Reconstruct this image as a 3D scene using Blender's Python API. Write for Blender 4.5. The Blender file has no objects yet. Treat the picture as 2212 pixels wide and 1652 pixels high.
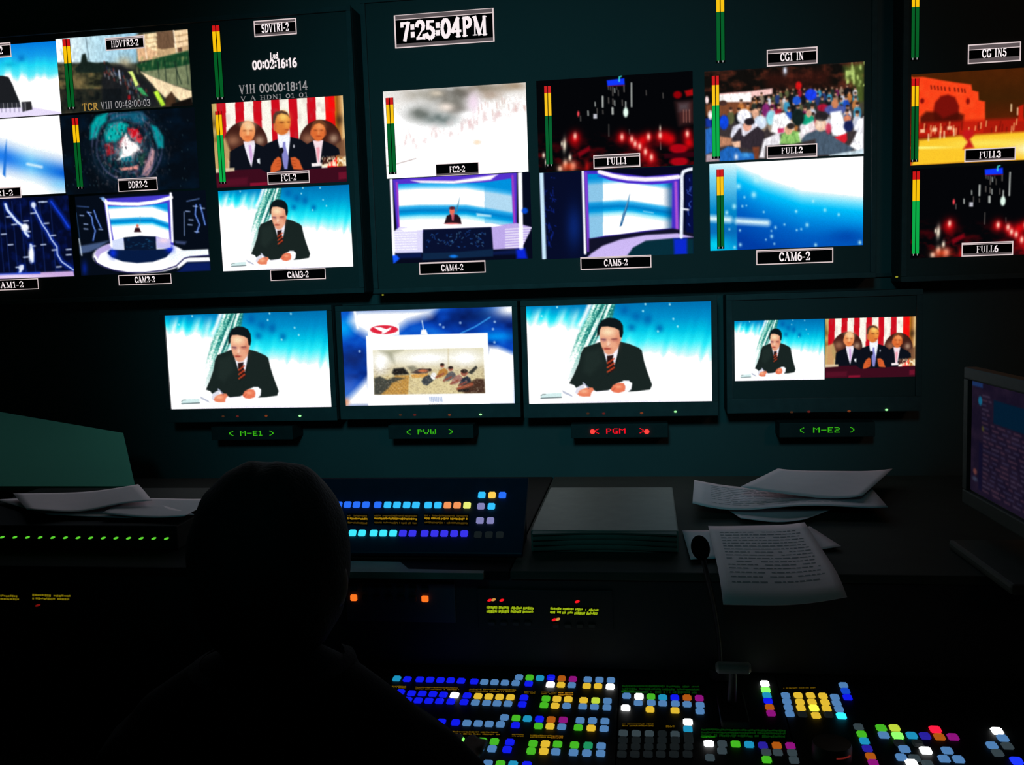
import bpy, bmesh, math, random
import numpy as np
from mathutils import Vector, Matrix

# ------------------------------------------------------------------ camera
SC = bpy.context.scene
COL = SC.collection
FPX, CX, CY = 2020.0, 1106.0, 826.0
YAW, PITCH, ROLL = math.radians(8.221), math.radians(5.890), math.radians(-1.903)
EYE = Vector((0.0, 0.0, 1.5))
_r = Vector((math.cos(YAW), math.sin(YAW), 0))
_f = Vector((-math.sin(YAW) * math.cos(PITCH), math.cos(YAW) * math.cos(PITCH), -math.sin(PITCH)))
_u = _r.cross(_f)
CR = _r * math.cos(ROLL) + _u * math.sin(ROLL)
CU = -_r * math.sin(ROLL) + _u * math.cos(ROLL)
cam = bpy.data.cameras.new('camera')
cam.sensor_width = 36.0
cam.lens = FPX / 2212.0 * 36.0
cam.clip_start = 0.02
camo = bpy.data.objects.new('camera', cam)
COL.objects.link(camo)
camo.matrix_world = Matrix(((CR.x, CU.x, -_f.x, EYE.x), (CR.y, CU.y, -_f.y, EYE.y), (CR.z, CU.z, -_f.z, EYE.z), (0, 0, 0, 1)))
SC.camera = camo

# ------------------------------------------------------------------ world, fill light, exposure
SC.view_settings.view_transform = 'Standard'
SC.view_settings.look = 'None'
SC.view_settings.gamma = 1.0
SC.view_settings.use_curve_mapping = False
SC.view_settings.exposure = 0.0
W = bpy.data.worlds.new('dim_room')
SC.world = W
W.use_nodes = True
W.node_tree.nodes['Background'].inputs[0].default_value = (0.20, 0.95, 0.68, 1)
W.node_tree.nodes['Background'].inputs[1].default_value = 0.0060

def lamp(name, kind, loc, target, energy, color, **kw):
    l = bpy.data.lights.new(name, kind)
    l.energy = energy
    l.color = color
    for k, v in kw.items():
        setattr(l, k, v)
    o = bpy.data.objects.new(name, l)
    COL.objects.link(o)
    o.location = loc
    o.rotation_euler = (Vector(target) - Vector(loc)).to_track_quat('-Z', 'Y').to_euler()
    return o
# unseen fill spots added behind the camera to give the monitor wall its glow
lamp('teal_wall_fill', 'SPOT', (-0.2, -1.1, 2.65), (-0.34, 2.7, 1.52), 100.0, (0.07, 0.60, 0.72), spot_size=math.radians(38), spot_blend=1.0, shadow_soft_size=0.25)
lamp('warm_wall_fill', 'SPOT', (1.6, -1.1, 2.6), (1.1, 2.7, 1.9), 7.0, (1.0, 0.62, 0.45), spot_size=math.radians(70), spot_blend=1.0, shadow_soft_size=0.2)

# ------------------------------------------------------------------ helpers
def ray(px, py):
    return (CR * (px - CX) - CU * (py - CY) + _f * FPX).normalized()
def onY(px, py, Y):
    d = ray(px, py)
    return EYE + d * (Y / d.y)
def onZ(px, py, Z):
    d = ray(px, py)
    return EYE + d * ((Z - EYE.z) / d.z)
def onP(px, py, P, N):
    d = ray(px, py)
    return EYE + d * ((P - EYE).dot(N) / d.dot(N))
def lin(c):
    out = []
    for v in c[:3]:
        v = v / 255.0
        out.append(v / 12.92 if v <= 0.04045 else ((v + 0.055) / 1.055) ** 2.4)
    return out

MATS = {}
def surf(name, rgb, rough=0.5, metal=0.0, spec=0.5, scale=40.0, amount=0.25, bump=0.0):
    """painted / plastic surface with a fine procedural mottling"""
    if name in MATS:
        return MATS[name]
    m = bpy.data.materials.new(name)
    m.use_nodes = True
    nt = m.node_tree
    b = nt.nodes['Principled BSDF']
    tc = nt.nodes.new('ShaderNodeTexCoord')
    nz = nt.nodes.new('ShaderNodeTexNoise')
    nz.inputs['Scale'].default_value = scale
    nz.inputs['Detail'].default_value = 4
    mx = nt.nodes.new('ShaderNodeMix')
    mx.data_type = 'RGBA'
    mx.inputs[6].default_value = (*[c * (1 - amount) for c in rgb], 1)
    mx.inputs[7].default_value = (*[min(1, c * (1 + amount)) for c in rgb], 1)
    nt.links.new(tc.outputs['Object'], nz.inputs['Vector'])
    nt.links.new(nz.outputs['Fac'], mx.inputs[0])
    nt.links.new(mx.outputs[2], b.inputs['Base Color'])
    b.inputs['Roughness'].default_value = rough
    b.inputs['Metallic'].default_value = metal
    b.inputs['Specular IOR Level'].default_value = spec
    if bump:
        bp = nt.nodes.new('ShaderNodeBump')
        bp.inputs['Strength'].default_value = bump
        bp.inputs['Distance'].default_value = 0.002
        nt.links.new(nz.outputs['Fac'], bp.inputs['Height'])
        nt.links.new(bp.outputs[0], b.inputs['Normal'])
    MATS[name] = m
    return m
def glow(name, rgb255, strength=1.0):
    if name in MATS:
        return MATS[name]
    m = bpy.data.materials.new(name)
    m.use_nodes = True
    nt = m.node_tree
    b = nt.nodes['Principled BSDF']
    c = lin(rgb255)
    b.inputs['Base Color'].default_value = (0.02, 0.02, 0.02, 1)
    b.inputs['Roughness'].default_value = 0.4
    b.inputs['Specular IOR Level'].default_value = 0.1
    b.inputs['Emission Color'].default_value = (*c, 1)
    b.inputs['Emission Strength'].default_value = strength
    MATS[name] = m
    return m
def pixel_mat():
    if 'screen_pixels' in MATS:
        return MATS['screen_pixels']
    m = bpy.data.materials.new('screen_pixels')
    m.use_nodes = True
    nt = m.node_tree
    nt.nodes.clear()
    o = nt.nodes.new('ShaderNodeOutputMaterial')
    e = nt.nodes.new('ShaderNodeEmission')
    a = nt.nodes.new('ShaderNodeAttribute')
    a.attribute_name = 'pixels'
    nt.links.new(a.outputs['Color'], e.inputs['Color'])
    nt.links.new(e.outputs[0], o.inputs[0])
    MATS['screen_pixels'] = m
    return m

def mesh_obj(name, verts, faces, mats, parent=None, midx=None, smooth=False):
    me = bpy.data.meshes.new(name)
    me.from_pydata([tuple(v) for v in verts], [], faces)
    for m in (mats if isinstance(mats, (list, tuple)) else [mats]):
        me.materials.append(m)
    if midx:
        for p, i in zip(me.polygons, midx):
            p.material_index = i
    if smooth:
        for p in me.polygons:
            p.use_smooth = True
    me.update()
    o = bpy.data.objects.new(name, me)
    COL.objects.link(o)
    if parent:
        o.parent = parent
        o.matrix_parent_inverse = parent.matrix_basis.inverted()
    return o
def empty(name, loc=(0, 0, 0), label=None, cat=None, group=None):
    o = bpy.data.objects.new(name, None)
    o.empty_display_size = 0.05
    o.location = loc
    COL.objects.link(o)
    tag(o, label, cat, group)
    return o
def tag(o, label=None, cat=None, group=None, kind=None):
    if label: o['label'] = label
    if cat: o['category'] = cat
    if group: o['group'] = group
    if kind: o['kind'] = kind
    return o

class MB:
    """collects shapes, builds ONE mesh object"""
    def __init__(s):
        s.v, s.f, s.m = [], [], []
    def add(s, vs, fs, mi=0):
        n = len(s.v)
        s.v += [Vector(v) for v in vs]
        s.f += [[i + n for i in f] for f in fs]
        s.m += [mi] * len(fs)
        return s
    def box(s, a, b, mi=0, bev=0.0, M=None):
        bm = bmesh.new()
        x0, y0, z0 = [min(a[i], b[i]) for i in range(3)]
        x1, y1, z1 = [max(a[i], b[i]) for i in range(3)]
        bmesh.ops.create_cube(bm, size=1)
        for v in bm.verts:
            v.co = Vector((x0 + (v.co.x + .5) * (x1 - x0), y0 + (v.co.y + .5) * (y1 - y0), z0 + (v.co.z + .5) * (z1 - z0)))
        if bev:
            bmesh.ops.bevel(bm, geom=list(bm.edges), offset=bev, segments=2, affect='EDGES', profile=0.6)
        return s.bm(bm, mi, M)
    def bm(s, bm, mi=0, M=None):
        bm.verts.ensure_lookup_table()
        for i, v in enumerate(bm.verts):
            v.index = i
        vs = [(M @ v.co) if M else v.co.copy() for v in bm.verts]
        s.add(vs, [[v.index for v in f.verts] for f in bm.faces], mi)
        bm.free()
        return s
    def tube(s, pts, r, seg=12, mi=0, cap=True):
        pts = [Vector(p) for p in pts]
        rs = r if isinstance(r, (list, tuple)) else [r] * len(pts)
        rings = []
        prev = None
        for i, p in enumerate(pts):
            t = (pts[min(i + 1, len(pts) - 1)] - pts[max(i - 1, 0)]).normalized()
            a = prev if prev is not None else (Vector((0, 0, 1)) if abs(t.z) < .9 else Vector((1, 0, 0)))
            n = (a - t * a.dot(t)).normalized()
            prev = n
            b = t.cross(n)
            rings.append([p + (n * math.cos(2 * math.pi * k / seg) + b * math.sin(2 * math.pi * k / seg)) * rs[i] for k in range(seg)])
        vs = [v for q in rings for v in q]
        fs = []
        for i in range(len(pts) - 1):
            for k in range(seg):
                k2 = (k + 1) % seg
                fs.append([i * seg + k, i * seg + k2, (i + 1) * seg + k2, (i + 1) * seg + k])
        if cap:
            fs.append(list(range(seg))[::-1])
            fs.append([(len(pts) - 1) * seg + k for k in range(seg)])
        return s.add(vs, fs, mi)
    def ball(s, c, r, mi=0, M=None, seg=24, ring=16):
        bm = bmesh.new()
        bmesh.ops.create_uvsphere(bm, u_segments=seg, v_segments=ring, radius=1)
        rr = r if isinstance(r, (list, tuple)) else (r, r, r)
        for v in bm.verts:
            v.co = Vector((v.co.x * rr[0], v.co.y * rr[1], v.co.z * rr[2]))
            if M: v.co = M @ v.co
            v.co += Vector(c)
        return s.bm(bm, mi)
    def build(s, name, mats, parent=None, smooth=False):
        o = mesh_obj(name, s.v, s.f, mats, parent, s.m, smooth)
        if smooth:
            o.data.set_sharp_from_angle(angle=math.radians(40))
        return o

# common finishes
M_WALL = surf('matte_dark_fascia', (0.19, 0.19, 0.19), 0.95, spec=0.04, scale=6, amount=.12)
M_BEZ = surf('black_display_plastic', (0.150, 0.150, 0.155), 0.8, spec=0.08)
M_GLASS = surf('dark_panel_glass', (0.13, 0.13, 0.13), 0.8, spec=0.03, scale=5, amount=.05)
M_BLK = surf('black_console_plastic', (0.012, 0.014, 0.014), 0.6, spec=0.25)
M_NAVY = surf('navy_control_panel', (0.012, 0.020, 0.045), 0.5, spec=0.25)
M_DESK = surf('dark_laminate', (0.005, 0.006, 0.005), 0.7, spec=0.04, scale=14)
M_GREY = surf('grey_painted_metal', (0.085, 0.110, 0.088), 0.5, spec=0.12)
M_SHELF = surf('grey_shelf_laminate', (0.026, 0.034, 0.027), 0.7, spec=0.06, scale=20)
M_PAPER = surf('white_paper', (0.84, 0.70, 0.73), 0.9, spec=0.1, scale=30, amount=.05)
M_INK = surf('grey_print', (0.30, 0.30, 0.32), 0.9, spec=0.1)
M_LBLK = surf('caption_black', (0.004, 0.004, 0.004), 0.7, spec=0.05)

# ------------------------------------------------------------------ picture painter (pixels of the screens)
rng = np.random.default_rng(7)
def homog(q):
    A, B = [], []
    for (u, v), (x, y) in zip(((0, 0), (1, 0), (1, 1), (0, 1)), q):
        A += [[u, v, 1, 0, 0, 0, -u * x, -v * x], [0, 0, 0, u, v, 1, -u * y, -v * y]]
        B += [x, y]
    return np.append(np.linalg.solve(np.array(A, float), np.array(B, float)), 1).reshape(3, 3)
_lat = rng.random((256, 256))
def vnoise(x, y):
    xi, yi = np.floor(x).astype(int), np.floor(y).astype(int)
    fx, fy = x - xi, y - yi
    fx, fy = fx * fx * (3 - 2 * fx), fy * fy * (3 - 2 * fy)
    g = lambda a, b: _lat[a % 256, b % 256]
    return (g(xi, yi) * (1 - fx) + g(xi + 1, yi) * fx) * (1 - fy) + (g(xi, yi + 1) * (1 - fx) + g(xi + 1, yi + 1) * fx) * fy
def fbm(x, y):
    return (vnoise(x, y) + .5 * vnoise(x * 2.1 + 9, y * 2.1) + .25 * vnoise(x * 4.3, y * 4.3 + 5)) / 1.75
def ramp(t, stops):
    ts = [s[0] for s in stops]
    return np.stack([np.interp(t, ts, [s[1][k] for s in stops]) for k in range(3)], -1)
class Pic:
    def __init__(s, quad, w, h, base):
        s.w, s.h = w, h
        H = homog(quad)
        u, v = np.meshgrid((np.arange(w + 1)) / w, (np.arange(h + 1)) / h)
        d = H[2, 0] * u + H[2, 1] * v + 1
        s.X = (H[0, 0] * u + H[0, 1] * v + H[0, 2]) / d
        s.Y = (H[1, 0] * u + H[1, 1] * v + H[1, 2]) / d
        s.U, s.V = u, v
        s.p = (quad[1][0] - quad[0][0]) / w
        s.I = np.ones((h + 1, w + 1, 3)) * np.array(base, float)
    def mix(s, m, col, a=1.0):
        m = (np.clip(m, 0, 1) * a)[..., None]
        s.I = s.I * (1 - m) + np.asarray(col, float) * m
    def sd(s, pts):
        X, Y = s.X, s.Y
        ins = np.zeros(X.shape, bool)
        d = np.full(X.shape, 1e9)
        n = len(pts)
        for i in range(n):
            x0, y0 = pts[i]
            x1, y1 = pts[(i + 1) % n]
            dx, dy = x1 - x0, y1 - y0
            t = np.clip(((X - x0) * dx + (Y - y0) * dy) / (dx * dx + dy * dy + 1e-9), 0, 1)
            d = np.minimum(d, np.hypot(X - x0 - t * dx, Y - y0 - t * dy))
            if y0 != y1:
                c = ((Y >= min(y0, y1)) & (Y < max(y0, y1))) & (X < x0 + (Y - y0) * dx / dy)
                ins ^= c
        return np.where(ins, -d, d)
    def poly(s, pts, col, a=1.0, soft=0):
        k = max(soft, s.p)
        m = .5 - s.sd(pts) / k
        s.mix(m, col, a)
        return np.clip(m, 0, 1)
    def line(s, pts, w, col, a=1.0, soft=0):
        d = np.full(s.X.shape, 1e9)
        for (x0, y0), (x1, y1) in zip(pts[:-1], pts[1:]):
            dx, dy = x1 - x0, y1 - y0
            t = np.clip(((s.X - x0) * dx + (s.Y - y0) * dy) / (dx * dx + dy * dy + 1e-9), 0, 1)
            d = np.minimum(d, np.hypot(s.X - x0 - t * dx, s.Y - y0 - t * dy))
        k = max(soft, s.p)
        s.mix(.5 - (d - w / 2) / k, col, a)
    def ell(s, cx, cy, rx, ry, col, a=1.0, soft=0, rot=0):
        c, n = math.cos(rot), math.sin(rot)
        x, y = (s.X - cx) * c + (s.Y - cy) * n, -(s.X - cx) * n + (s.Y - cy) * c
        r = np.hypot(x / rx, y / ry)
        k = max(soft, s.p) / min(rx, ry)
        m = .5 - (r - 1) / k
        s.mix(m, col, a)
        return np.clip(m, 0, 1)
    def blob(s, cx, cy, rx, ry, col, a=1.0):
        s.mix(np.exp(-((s.X - cx) / rx) ** 2 - ((s.Y - cy) / ry) ** 2), col, a)
    def grain(s, amt, sx, sy):
        s.I = s.I * (1 + amt * (fbm(s.X / sx, s.Y / sy)[..., None] - .5) * 2)
    def linear(s, gain=1.0):
        k = s.I.copy()
        for ax in (0, 1) * getattr(s, 'soft', 1):
            k = .25 * np.roll(k, 1, ax) + .5 * k + .25 * np.roll(k, -1, ax)
        k[0], k[-1], k[:, 0], k[:, -1] = s.I[0], s.I[-1], s.I[:, 0], s.I[:, -1]
        k *= 1 + (rng.random(k.shape[:2])[..., None] - .5) * .07
        s.I = k
        c = np.clip(s.I / 255.0, 0, 1)
        l = np.where(c <= .04045, c / 12.92, ((c + .055) / 1.055) ** 2.4)
        bright = np.clip((l.min(-1) - .80) / .2, 0, 1)[..., None]
        return l * gain * (1 + .35 * bright)

def screen_mesh(name, pic, x0, x1, z0, z1, parent, Y=None, frame=None, gain=1.0):
    """grid of pixels: X runs right, rows run down. frame = (origin TL, right vec, down vec)"""
    w, h = pic.w, pic.h
    if frame is None:
        o, a, b = np.array((x0, Y, z1)), np.array((x1 - x0, 0, 0)), np.array((0, 0, z0 - z1))
    else:
        o, a, b = [np.array(v, float) for v in frame]
    co = (o + pic.U[..., None] * a + pic.V[..., None] * b).reshape(-1, 3)
    me = bpy.data.meshes.new(name)
    me.vertices.add(len(co))
    me.vertices.foreach_set('co', co.ravel())
    i, j = np.meshgrid(np.arange(h), np.arange(w), indexing='ij')
    q = (i * (w + 1) + j).ravel()
    loops = np.stack([q, q + w + 1, q + w + 2, q + 1], -1)
    me.loops.add(loops.size)
    me.loops.foreach_set('vertex_index', loops.ravel())
    me.polygons.add(len(q))
    me.polygons.foreach_set('loop_start', np.arange(len(q)) * 4)
    me.update(calc_edges=True)
    at = me.color_attributes.new('pixels', 'FLOAT_COLOR', 'POINT')
    c = np.concatenate([pic.linear(gain).reshape(-1, 3), np.ones((len(co), 1))], 1)
    at.data.foreach_set('color', c.ravel().astype(np.float32))
    me.materials.append(pixel_mat())
    ob = bpy.data.objects.new(name, me)
    COL.objects.link(ob)
    if parent:
        ob.parent = parent
        ob.matrix_parent_inverse = parent.matrix_basis.inverted()
    return ob

# ------------------------------------------------------------------ what each picture shows
WHT = (255, 255, 255)
def pic_newsreader(w, h, tint=1.0):
    Q = ((35, 122), (2135, 62), (2145, 1195), (70, 1218))
    P = Pic(Q, w, h, WHT)
    X, Y = P.X, P.Y
    st = (vnoise((X + Y * .25) / 55, Y / 900 + 3) - .5)
    yb = np.interp(X, [0, 300, 700, 1000, 1350, 1700, 2150], [300, 350, 370, 560, 640, 640, 680]) + st * 130
    yt = 60
    t = np.clip((Y - yt) / (yb - yt), 0, 1.3)
    c = ramp(t, [(0, (0, 110, 175)), (.3, (0, 145, 205)), (.55, (0, 195, 230)), (.75, (40, 235, 250)), (.92, (150, 250, 255)), (1.08, WHT)])
    P.I = c
    P.mix(np.clip((vnoise((X + Y * .35) / 48, Y * 0 + 8) - .45) * 2.2, 0, 1) * (X < 760) * np.clip((Y - 120) / 120, 0, 1), WHT, .8)
    for x, y, r in ((1150, 165, 55), (1280, 235, 60), (1415, 270, 60), (1230, 360, 45), (1550, 370, 45)):
        P.blob(x, y, r, r, (0, 95, 170), .75)
    for x, y in ((1388, 97), (1665, 100), (1705, 265), (1755, 350), (1530, 405), (1360, 175), (385, 130), (210, 230)):
        P.ell(x, y, 11, 13, (190, 250, 255), .8, 8)
    # diagonal tower of glass and steel
    tower = [(790, 85), (1050, 80), (1010, 260), (870, 430), (760, 640), (660, 800), (560, 960), (430, 960), (520, 740), (620, 440), (720, 250)]
    m = np.clip(.5 - P.sd(tower) / 26, 0, 1)
    al = (X * .9 + Y * .42)
    s1 = vnoise(al / 17, Y / 420)
    s2 = vnoise(X / 13 + 40, Y / 9)
    tc = ramp(s1 * .7 + s2 * .35, [(0.1, (5, 80, 85)), (.4, (40, 140, 130)), (.6, (150, 225, 205)), (.75, (245, 255, 250))])
    fade = np.clip((1000 - Y) / 520, 0.05, 1)
    P.mix(m * fade, tc)
    P.line([(760, 90), (690, 250), (640, 330)], 46, WHT, .9, 30)
    P.line([(935, 110), (840, 330), (700, 620), (600, 860)], 13, (245, 255, 250), .9, 6)
    P.line([(985, 100), (930, 250)], 18, (240, 255, 245), .9, 8)
    # desk
    P.poly([(60, 1140), (1500, 1050), (2160, 1090), (2160, 1230), (60, 1230)], WHT)
    # suit
    dk = (25, 36, 34)
    suit = [(865, 525), (780, 555), (690, 585), (655, 650), (630, 760), (575, 890), (522, 990), (580, 1010), (600, 1040), (680, 1000), (790, 1060), (830, 1082), (960, 1070), (1000, 1050), (1060, 990), (1150, 960), (1235, 985), (1225, 1050), (1190, 1085), (1300, 1080), (1440, 1062), (1462, 1010), (1440, 950), (1400, 840), (1370, 740), (1345, 620), (1310, 590), (1200, 545), (1100, 520)]
    P.poly(suit, dk, 1, 8)
    P.poly([(700, 640), (860, 600), (900, 760), (760, 900), (680, 860)], (38, 52, 48), .45, 60)
    P.line([(1100, 540), (1080, 640), (1060, 760), (960, 900)], 8, (10, 18, 18), .6, 10)
    # shirt and tie
    P.poly([(905, 600), (1085, 560), (1075, 640), (1035, 790), (1000, 700), (950, 760), (930, 690)], (240, 238, 248), 1, 8)
    P.poly([(950, 680), (1025, 670), (1015, 710), (1045, 830), (990, 875), (965, 800), (950, 760)], (45, 22, 22), 1, 6)
    for y in (735, 785, 835):
        P.line([(955, y + 28), (1030, y - 22)], 17, (205, 70, 35), .9, 8)
    # head
    P.poly([(870, 500), (862, 420), (880, 345), (960, 318), (1060, 340), (1105, 380), (1120, 470), (1092, 545), (1070, 600), (1015, 660), (960, 668), (925, 640), (890, 580), (878, 540)], (238, 170, 135), 1, 10)
    P.blob(960, 410, 75, 45, (255, 232, 190), .9)
    P.blob(1075, 500, 28, 80, (215, 125, 95), .6)
    P.blob(915, 500, 30, 20, (150, 95, 110), .75)
    P.blob(1035, 500, 40, 18, (170, 85, 80), .7)
    P.blob(968, 545, 18, 35, (255, 225, 200), .8)
    P.blob(950, 600, 45, 14, (175, 65, 50), .8)
    P.blob(965, 640, 40, 18, (225, 145, 115), .7)
    P.line([(885, 492), (935, 500)], 10, (95, 50, 60), .75, 12)
    P.line([(1005, 492), (1062, 488)], 10, (95, 45, 45), .7, 12)
    P.line([(925, 600), (985, 602)], 9, (140, 45, 40), .8, 10)
    P.line([(985, 555), (960, 575), (945, 570)], 6, (180, 95, 75), .7, 8)
    P.poly([(835, 470), (842, 380), (858, 330), (890, 280), (960, 250), (1040, 255), (1100, 285), (1132, 340), (1136, 420), (1120, 475), (1098, 470), (1088, 390), (1040, 365), (960, 348), (890, 352), (868, 390), (865, 440)], (14, 22, 26), 1, 8)
    # cuffs, hands, pen
    P.poly([(585, 1095), (600, 1050), (650, 1015), (700, 1010), (690, 1050), (640, 1090), (620, 1125)], (225, 225, 240), 1, 8)
    P.poly([(615, 1110), (640, 1070), (700, 1045), (740, 1035), (790, 1040), (800, 1065), (770, 1100), (765, 1138), (680, 1140), (635, 1130)], (235, 130, 95), 1, 8)
    P.blob(690, 1080, 45, 22, (255, 190, 150), .8)
    P.line([(680, 985), (735, 1035)], 15, (200, 205, 230), 1, 5)
    P.line([(715, 1012), (745, 1050)], 7, (60, 60, 90), .8, 5)
    P.poly([(1130, 960), (1200, 960), (1235, 1000), (1225, 1060), (1190, 1085), (1140, 1080), (1155, 1010)], (245, 245, 252), 1, 8)
    P.poly([(990, 1060), (1020, 1010), (1080, 985), (1140, 990), (1160, 1030), (1150, 1080), (1080, 1100), (1020, 1090)], (235, 120, 85), 1, 8)
    P.blob(1080, 1030, 40, 18, (255, 180, 140), .7)
    P.line([(1010, 1075), (1045, 1040)], 5, (150, 50, 35), .7, 4)
    P.poly([(780, 1085), (990, 1070), (1045, 1105), (760, 1140)], (250, 245, 255), 1, 8)
    # closed folder and papers on the desk
    P.poly([(195, 1130), (215, 1105), (435, 1095), (435, 1148), (205, 1158)], (215, 240, 240), 1, 6)
    P.line([(200, 1156), (435, 1146)], 8, (40, 55, 60), 1, 4)
    P.line([(200, 1128), (225, 1112), (255, 1112)], 5, (60, 60, 60), .9, 4)
    for k in range(9):
        P.line([(445 + 12 * k, 1070 + 6 * k), (462 + 12 * k, 1100 + 5 * k)], 5, (90, 105, 150), .6, 5)
    P.blob(1200, 1200, 1200, 25, (225, 215, 250), .5)
    return P

def head(P, cx, cy, s, hair, skin, hi, facing=0):
    P.ell(cx, cy, 115 * s, 158 * s, skin, 1, 14)
    P.blob(cx + 18 * s, cy - 70 * s, 80 * s, 60 * s, hi, .85)
    P.blob(cx - 45 * s + facing * 25, cy - 10 * s, 30 * s, 13 * s, (110, 45, 20), .6)
    P.blob(cx + 50 * s + facing * 25, cy - 10 * s, 28 * s, 13 * s, (110, 45, 20), .6)
    P.blob(cx + 5 * s + facing * 25, cy + 30 * s, 18 * s, 38 * s, hi, .6)
    P.blob(cx + 5 * s + facing * 22, cy + 82 * s, 42 * s, 10 * s, (150, 45, 20), .7)
def pic_speech(w, h, full=True):
    Q = ((35, 175), (2060, 35), (2150, 1385), (145, 1440))
    P = Pic(Q, w, h, (150, 105, 60))
    X, Y = P.X, P.Y
    # flag
    xe = X - (Y - 100) * .055
    bars = [(105, 1), (240, 0), (385, 1), (512, 0), (655, 1), (780, 0), (930, 1), (1060, 0), (1205, 1), (1335, 0), (1490, 1), (1625, 0), (1775, 1), (1930, 2)]
    for (a, k), (b, _) in zip(bars[:-1], bars[1:]):
        m = (xe >= a) & (xe < b)
        col = (205, 12, 28) if k else (250, 246, 232)
        if a == 1775: col = (250, 12, 12)
        P.mix(m * 1.0, col)
    P.mix(np.clip(vnoise(X / 60, Y / 90) - .55, 0, 1) * ((xe > 105) & (xe < 1930)), (150, 110, 110), .5)
    m = (xe < 105) * 1.0
    P.mix(m, ramp(vnoise(X / 40, Y / 120), [(0, (120, 95, 40)), (1, (225, 200, 130))]))
    m = (xe >= 1930) * 1.0
    P.mix(m, ramp(np.clip((xe - 1930) / 130, 0, 1), [(0, (205, 120, 20)), (.3, (150, 90, 30)), (.6, (190, 130, 70)), (1, (235, 200, 140))]))
    P.blob(2010, 420, 60, 90, (60, 40, 25), .8)
    # leather chairs
    for cx, cy, rx in ((560, 790, 335), (1715, 770, 335)):
        P.ell(cx, cy, rx, 355, (62, 28, 22), 1, 14)
        P.blob(cx - 190, cy - 60, 110, 90, (175, 120, 90), .75)
        P.blob(cx + 210, cy - 60, 70, 70, (215, 180, 150), .7)
    P.poly([(90, 1180), (100, 760), (250, 690), (330, 880), (330, 1180)], (205, 170, 110), .9, 40)
    P.poly([(1960, 800), (2110, 700), (2130, 1000), (1990, 1000)], (120, 80, 55), .9, 40)
    # suits
    nv = (12, 16, 26)
    P.poly([(325, 1180), (325, 900), (420, 840), (525, 790), (700, 770), (880, 850), (900, 1180)], nv, 1, 10)
    P.poly([(1500, 1180), (1500, 800), (1600, 740), (1760, 740), (1900, 800), (2010, 870), (2030, 960), (1760, 1010), (1740, 1180)], nv, 1, 10)
    P.poly([(525, 745), (690, 730), (705, 800), (690, 930), (655, 1140), (600, 1000), (545, 830)], (238, 232, 245), 1, 8)
    P.poly([(605, 800), (640, 800), (670, 960), (652, 1080), (620, 950)], (215, 170, 225), 1, 10)
    P.poly([(1595, 740), (1760, 735), (1745, 830), (1715, 1120), (1670, 1110), (1640, 900)], (248, 225, 232), 1, 8)
    P.poly([(1650, 850), (1700, 840), (1710, 900), (1690, 1090), (1665, 980)], (245, 160, 175), .9, 10)
    # heads of the two seated men
    head(P, 585, 590, 1.0, 0, (240, 150, 90), (255, 225, 170))
    P.blob(585, 470, 100, 45, (245, 205, 160), .8)
    P.blob(600, 700, 70, 45, (235, 110, 50), .6)
    P.ell(480, 620, 18, 55, (235, 140, 85), 1, 8)
    head(P, 1680, 590, 1.0, 0, (222, 108, 50), (245, 160, 95))
    P.poly([(1580, 560), (1585, 470), (1640, 420), (1730, 420), (1785, 470), (1790, 560), (1760, 500), (1690, 465), (1620, 490)], (110, 62, 36), 1, 18)
    P.ell(1570, 620, 16, 48, (215, 105, 55), 1, 8)
    P.ell(1792, 620, 16, 48, (170, 80, 40), 1, 8)
    # speaker in the middle
    P.poly([(790, 1240), (790, 1000), (815, 840), (900, 770), (1040, 715), (1240, 680), (1400, 720), (1500, 790), (1560, 900), (1575, 1240)], nv, 1, 10)
    P.poly([(1040, 620), (1235, 610), (1240, 720), (1215, 1000), (1150, 830), (1080, 860), (1050, 740)], (238, 240, 252), 1, 8)
    P.poly([(1130, 760), (1165, 755), (1170, 820), (1222, 1000), (1205, 1175), (1160, 1175), (1115, 1000)], (135, 135, 205), 1, 8)
    P.ell(1110, 460, 132, 190, (222, 125, 55), 1, 14)
    P.blob(1130, 370, 85, 75, (255, 215, 110), .9)
    P.blob(1185, 470, 45, 80, (255, 180, 80), .6)
    P.blob(1105, 455, 42, 16, (110, 50, 20), .7)
    P.blob(1210, 450, 26, 14, (110, 50, 20), .7)
    P.blob(1190, 570, 40, 14, (150, 50, 30), .75)
    P.blob(1150, 610, 70, 30, (215, 105, 45), .6)
    P.poly([(960, 470), (965, 350), (1010, 290), (1100, 272), (1185, 300), (1225, 380), (1190, 340), (1100, 315), (1030, 345), (1005, 420), (1000, 480)], (85, 58, 45), 1, 22)
    P.ell(1000, 530, 24, 60, (205, 110, 60), 1, 10)
    P.ell(1105, 890, 36, 48, (14, 14, 20), 1, 8)
    P.line([(1105, 890), (1130, 1140)], 14, (20, 20, 26), 1, 6)
    P.poly([(945, 1235), (950, 1130), (1000, 1030), (1060, 980), (1100, 1010), (1115, 1100), (1100, 1180), (1010, 1220)], (215, 95, 45), 1, 14)
    P.poly([(1250, 1000), (1320, 990), (1390, 1040), (1420, 1120), (1455, 1190), (1300, 1180), (1265, 1090)], (215, 95, 45), 1, 14)
    for k in range(3):
        P.line([(1270, 1040 + 42 * k), (1330, 1050 + 42 * k)], 7, (120, 40, 15), .7, 8)
        P.line([(1040, 1050 + 42 * k), (1095, 1040 + 42 * k)], 7, (120, 40, 15), .6, 8)
    P.ell(1300, 825, 14, 26, (200, 200, 210), .9, 8)
    P.poly([(735, 1020), (780, 1005), (785, 1090), (745, 1070)], (235, 240, 245), 1, 10)
    # rostrum
    P.poly([(110, 1190), (780, 1160), (900, 1230), (1580, 1180), (2150, 1140), (2160, 1460), (120, 1460)], (60, 12, 28), 1, 12)
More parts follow.
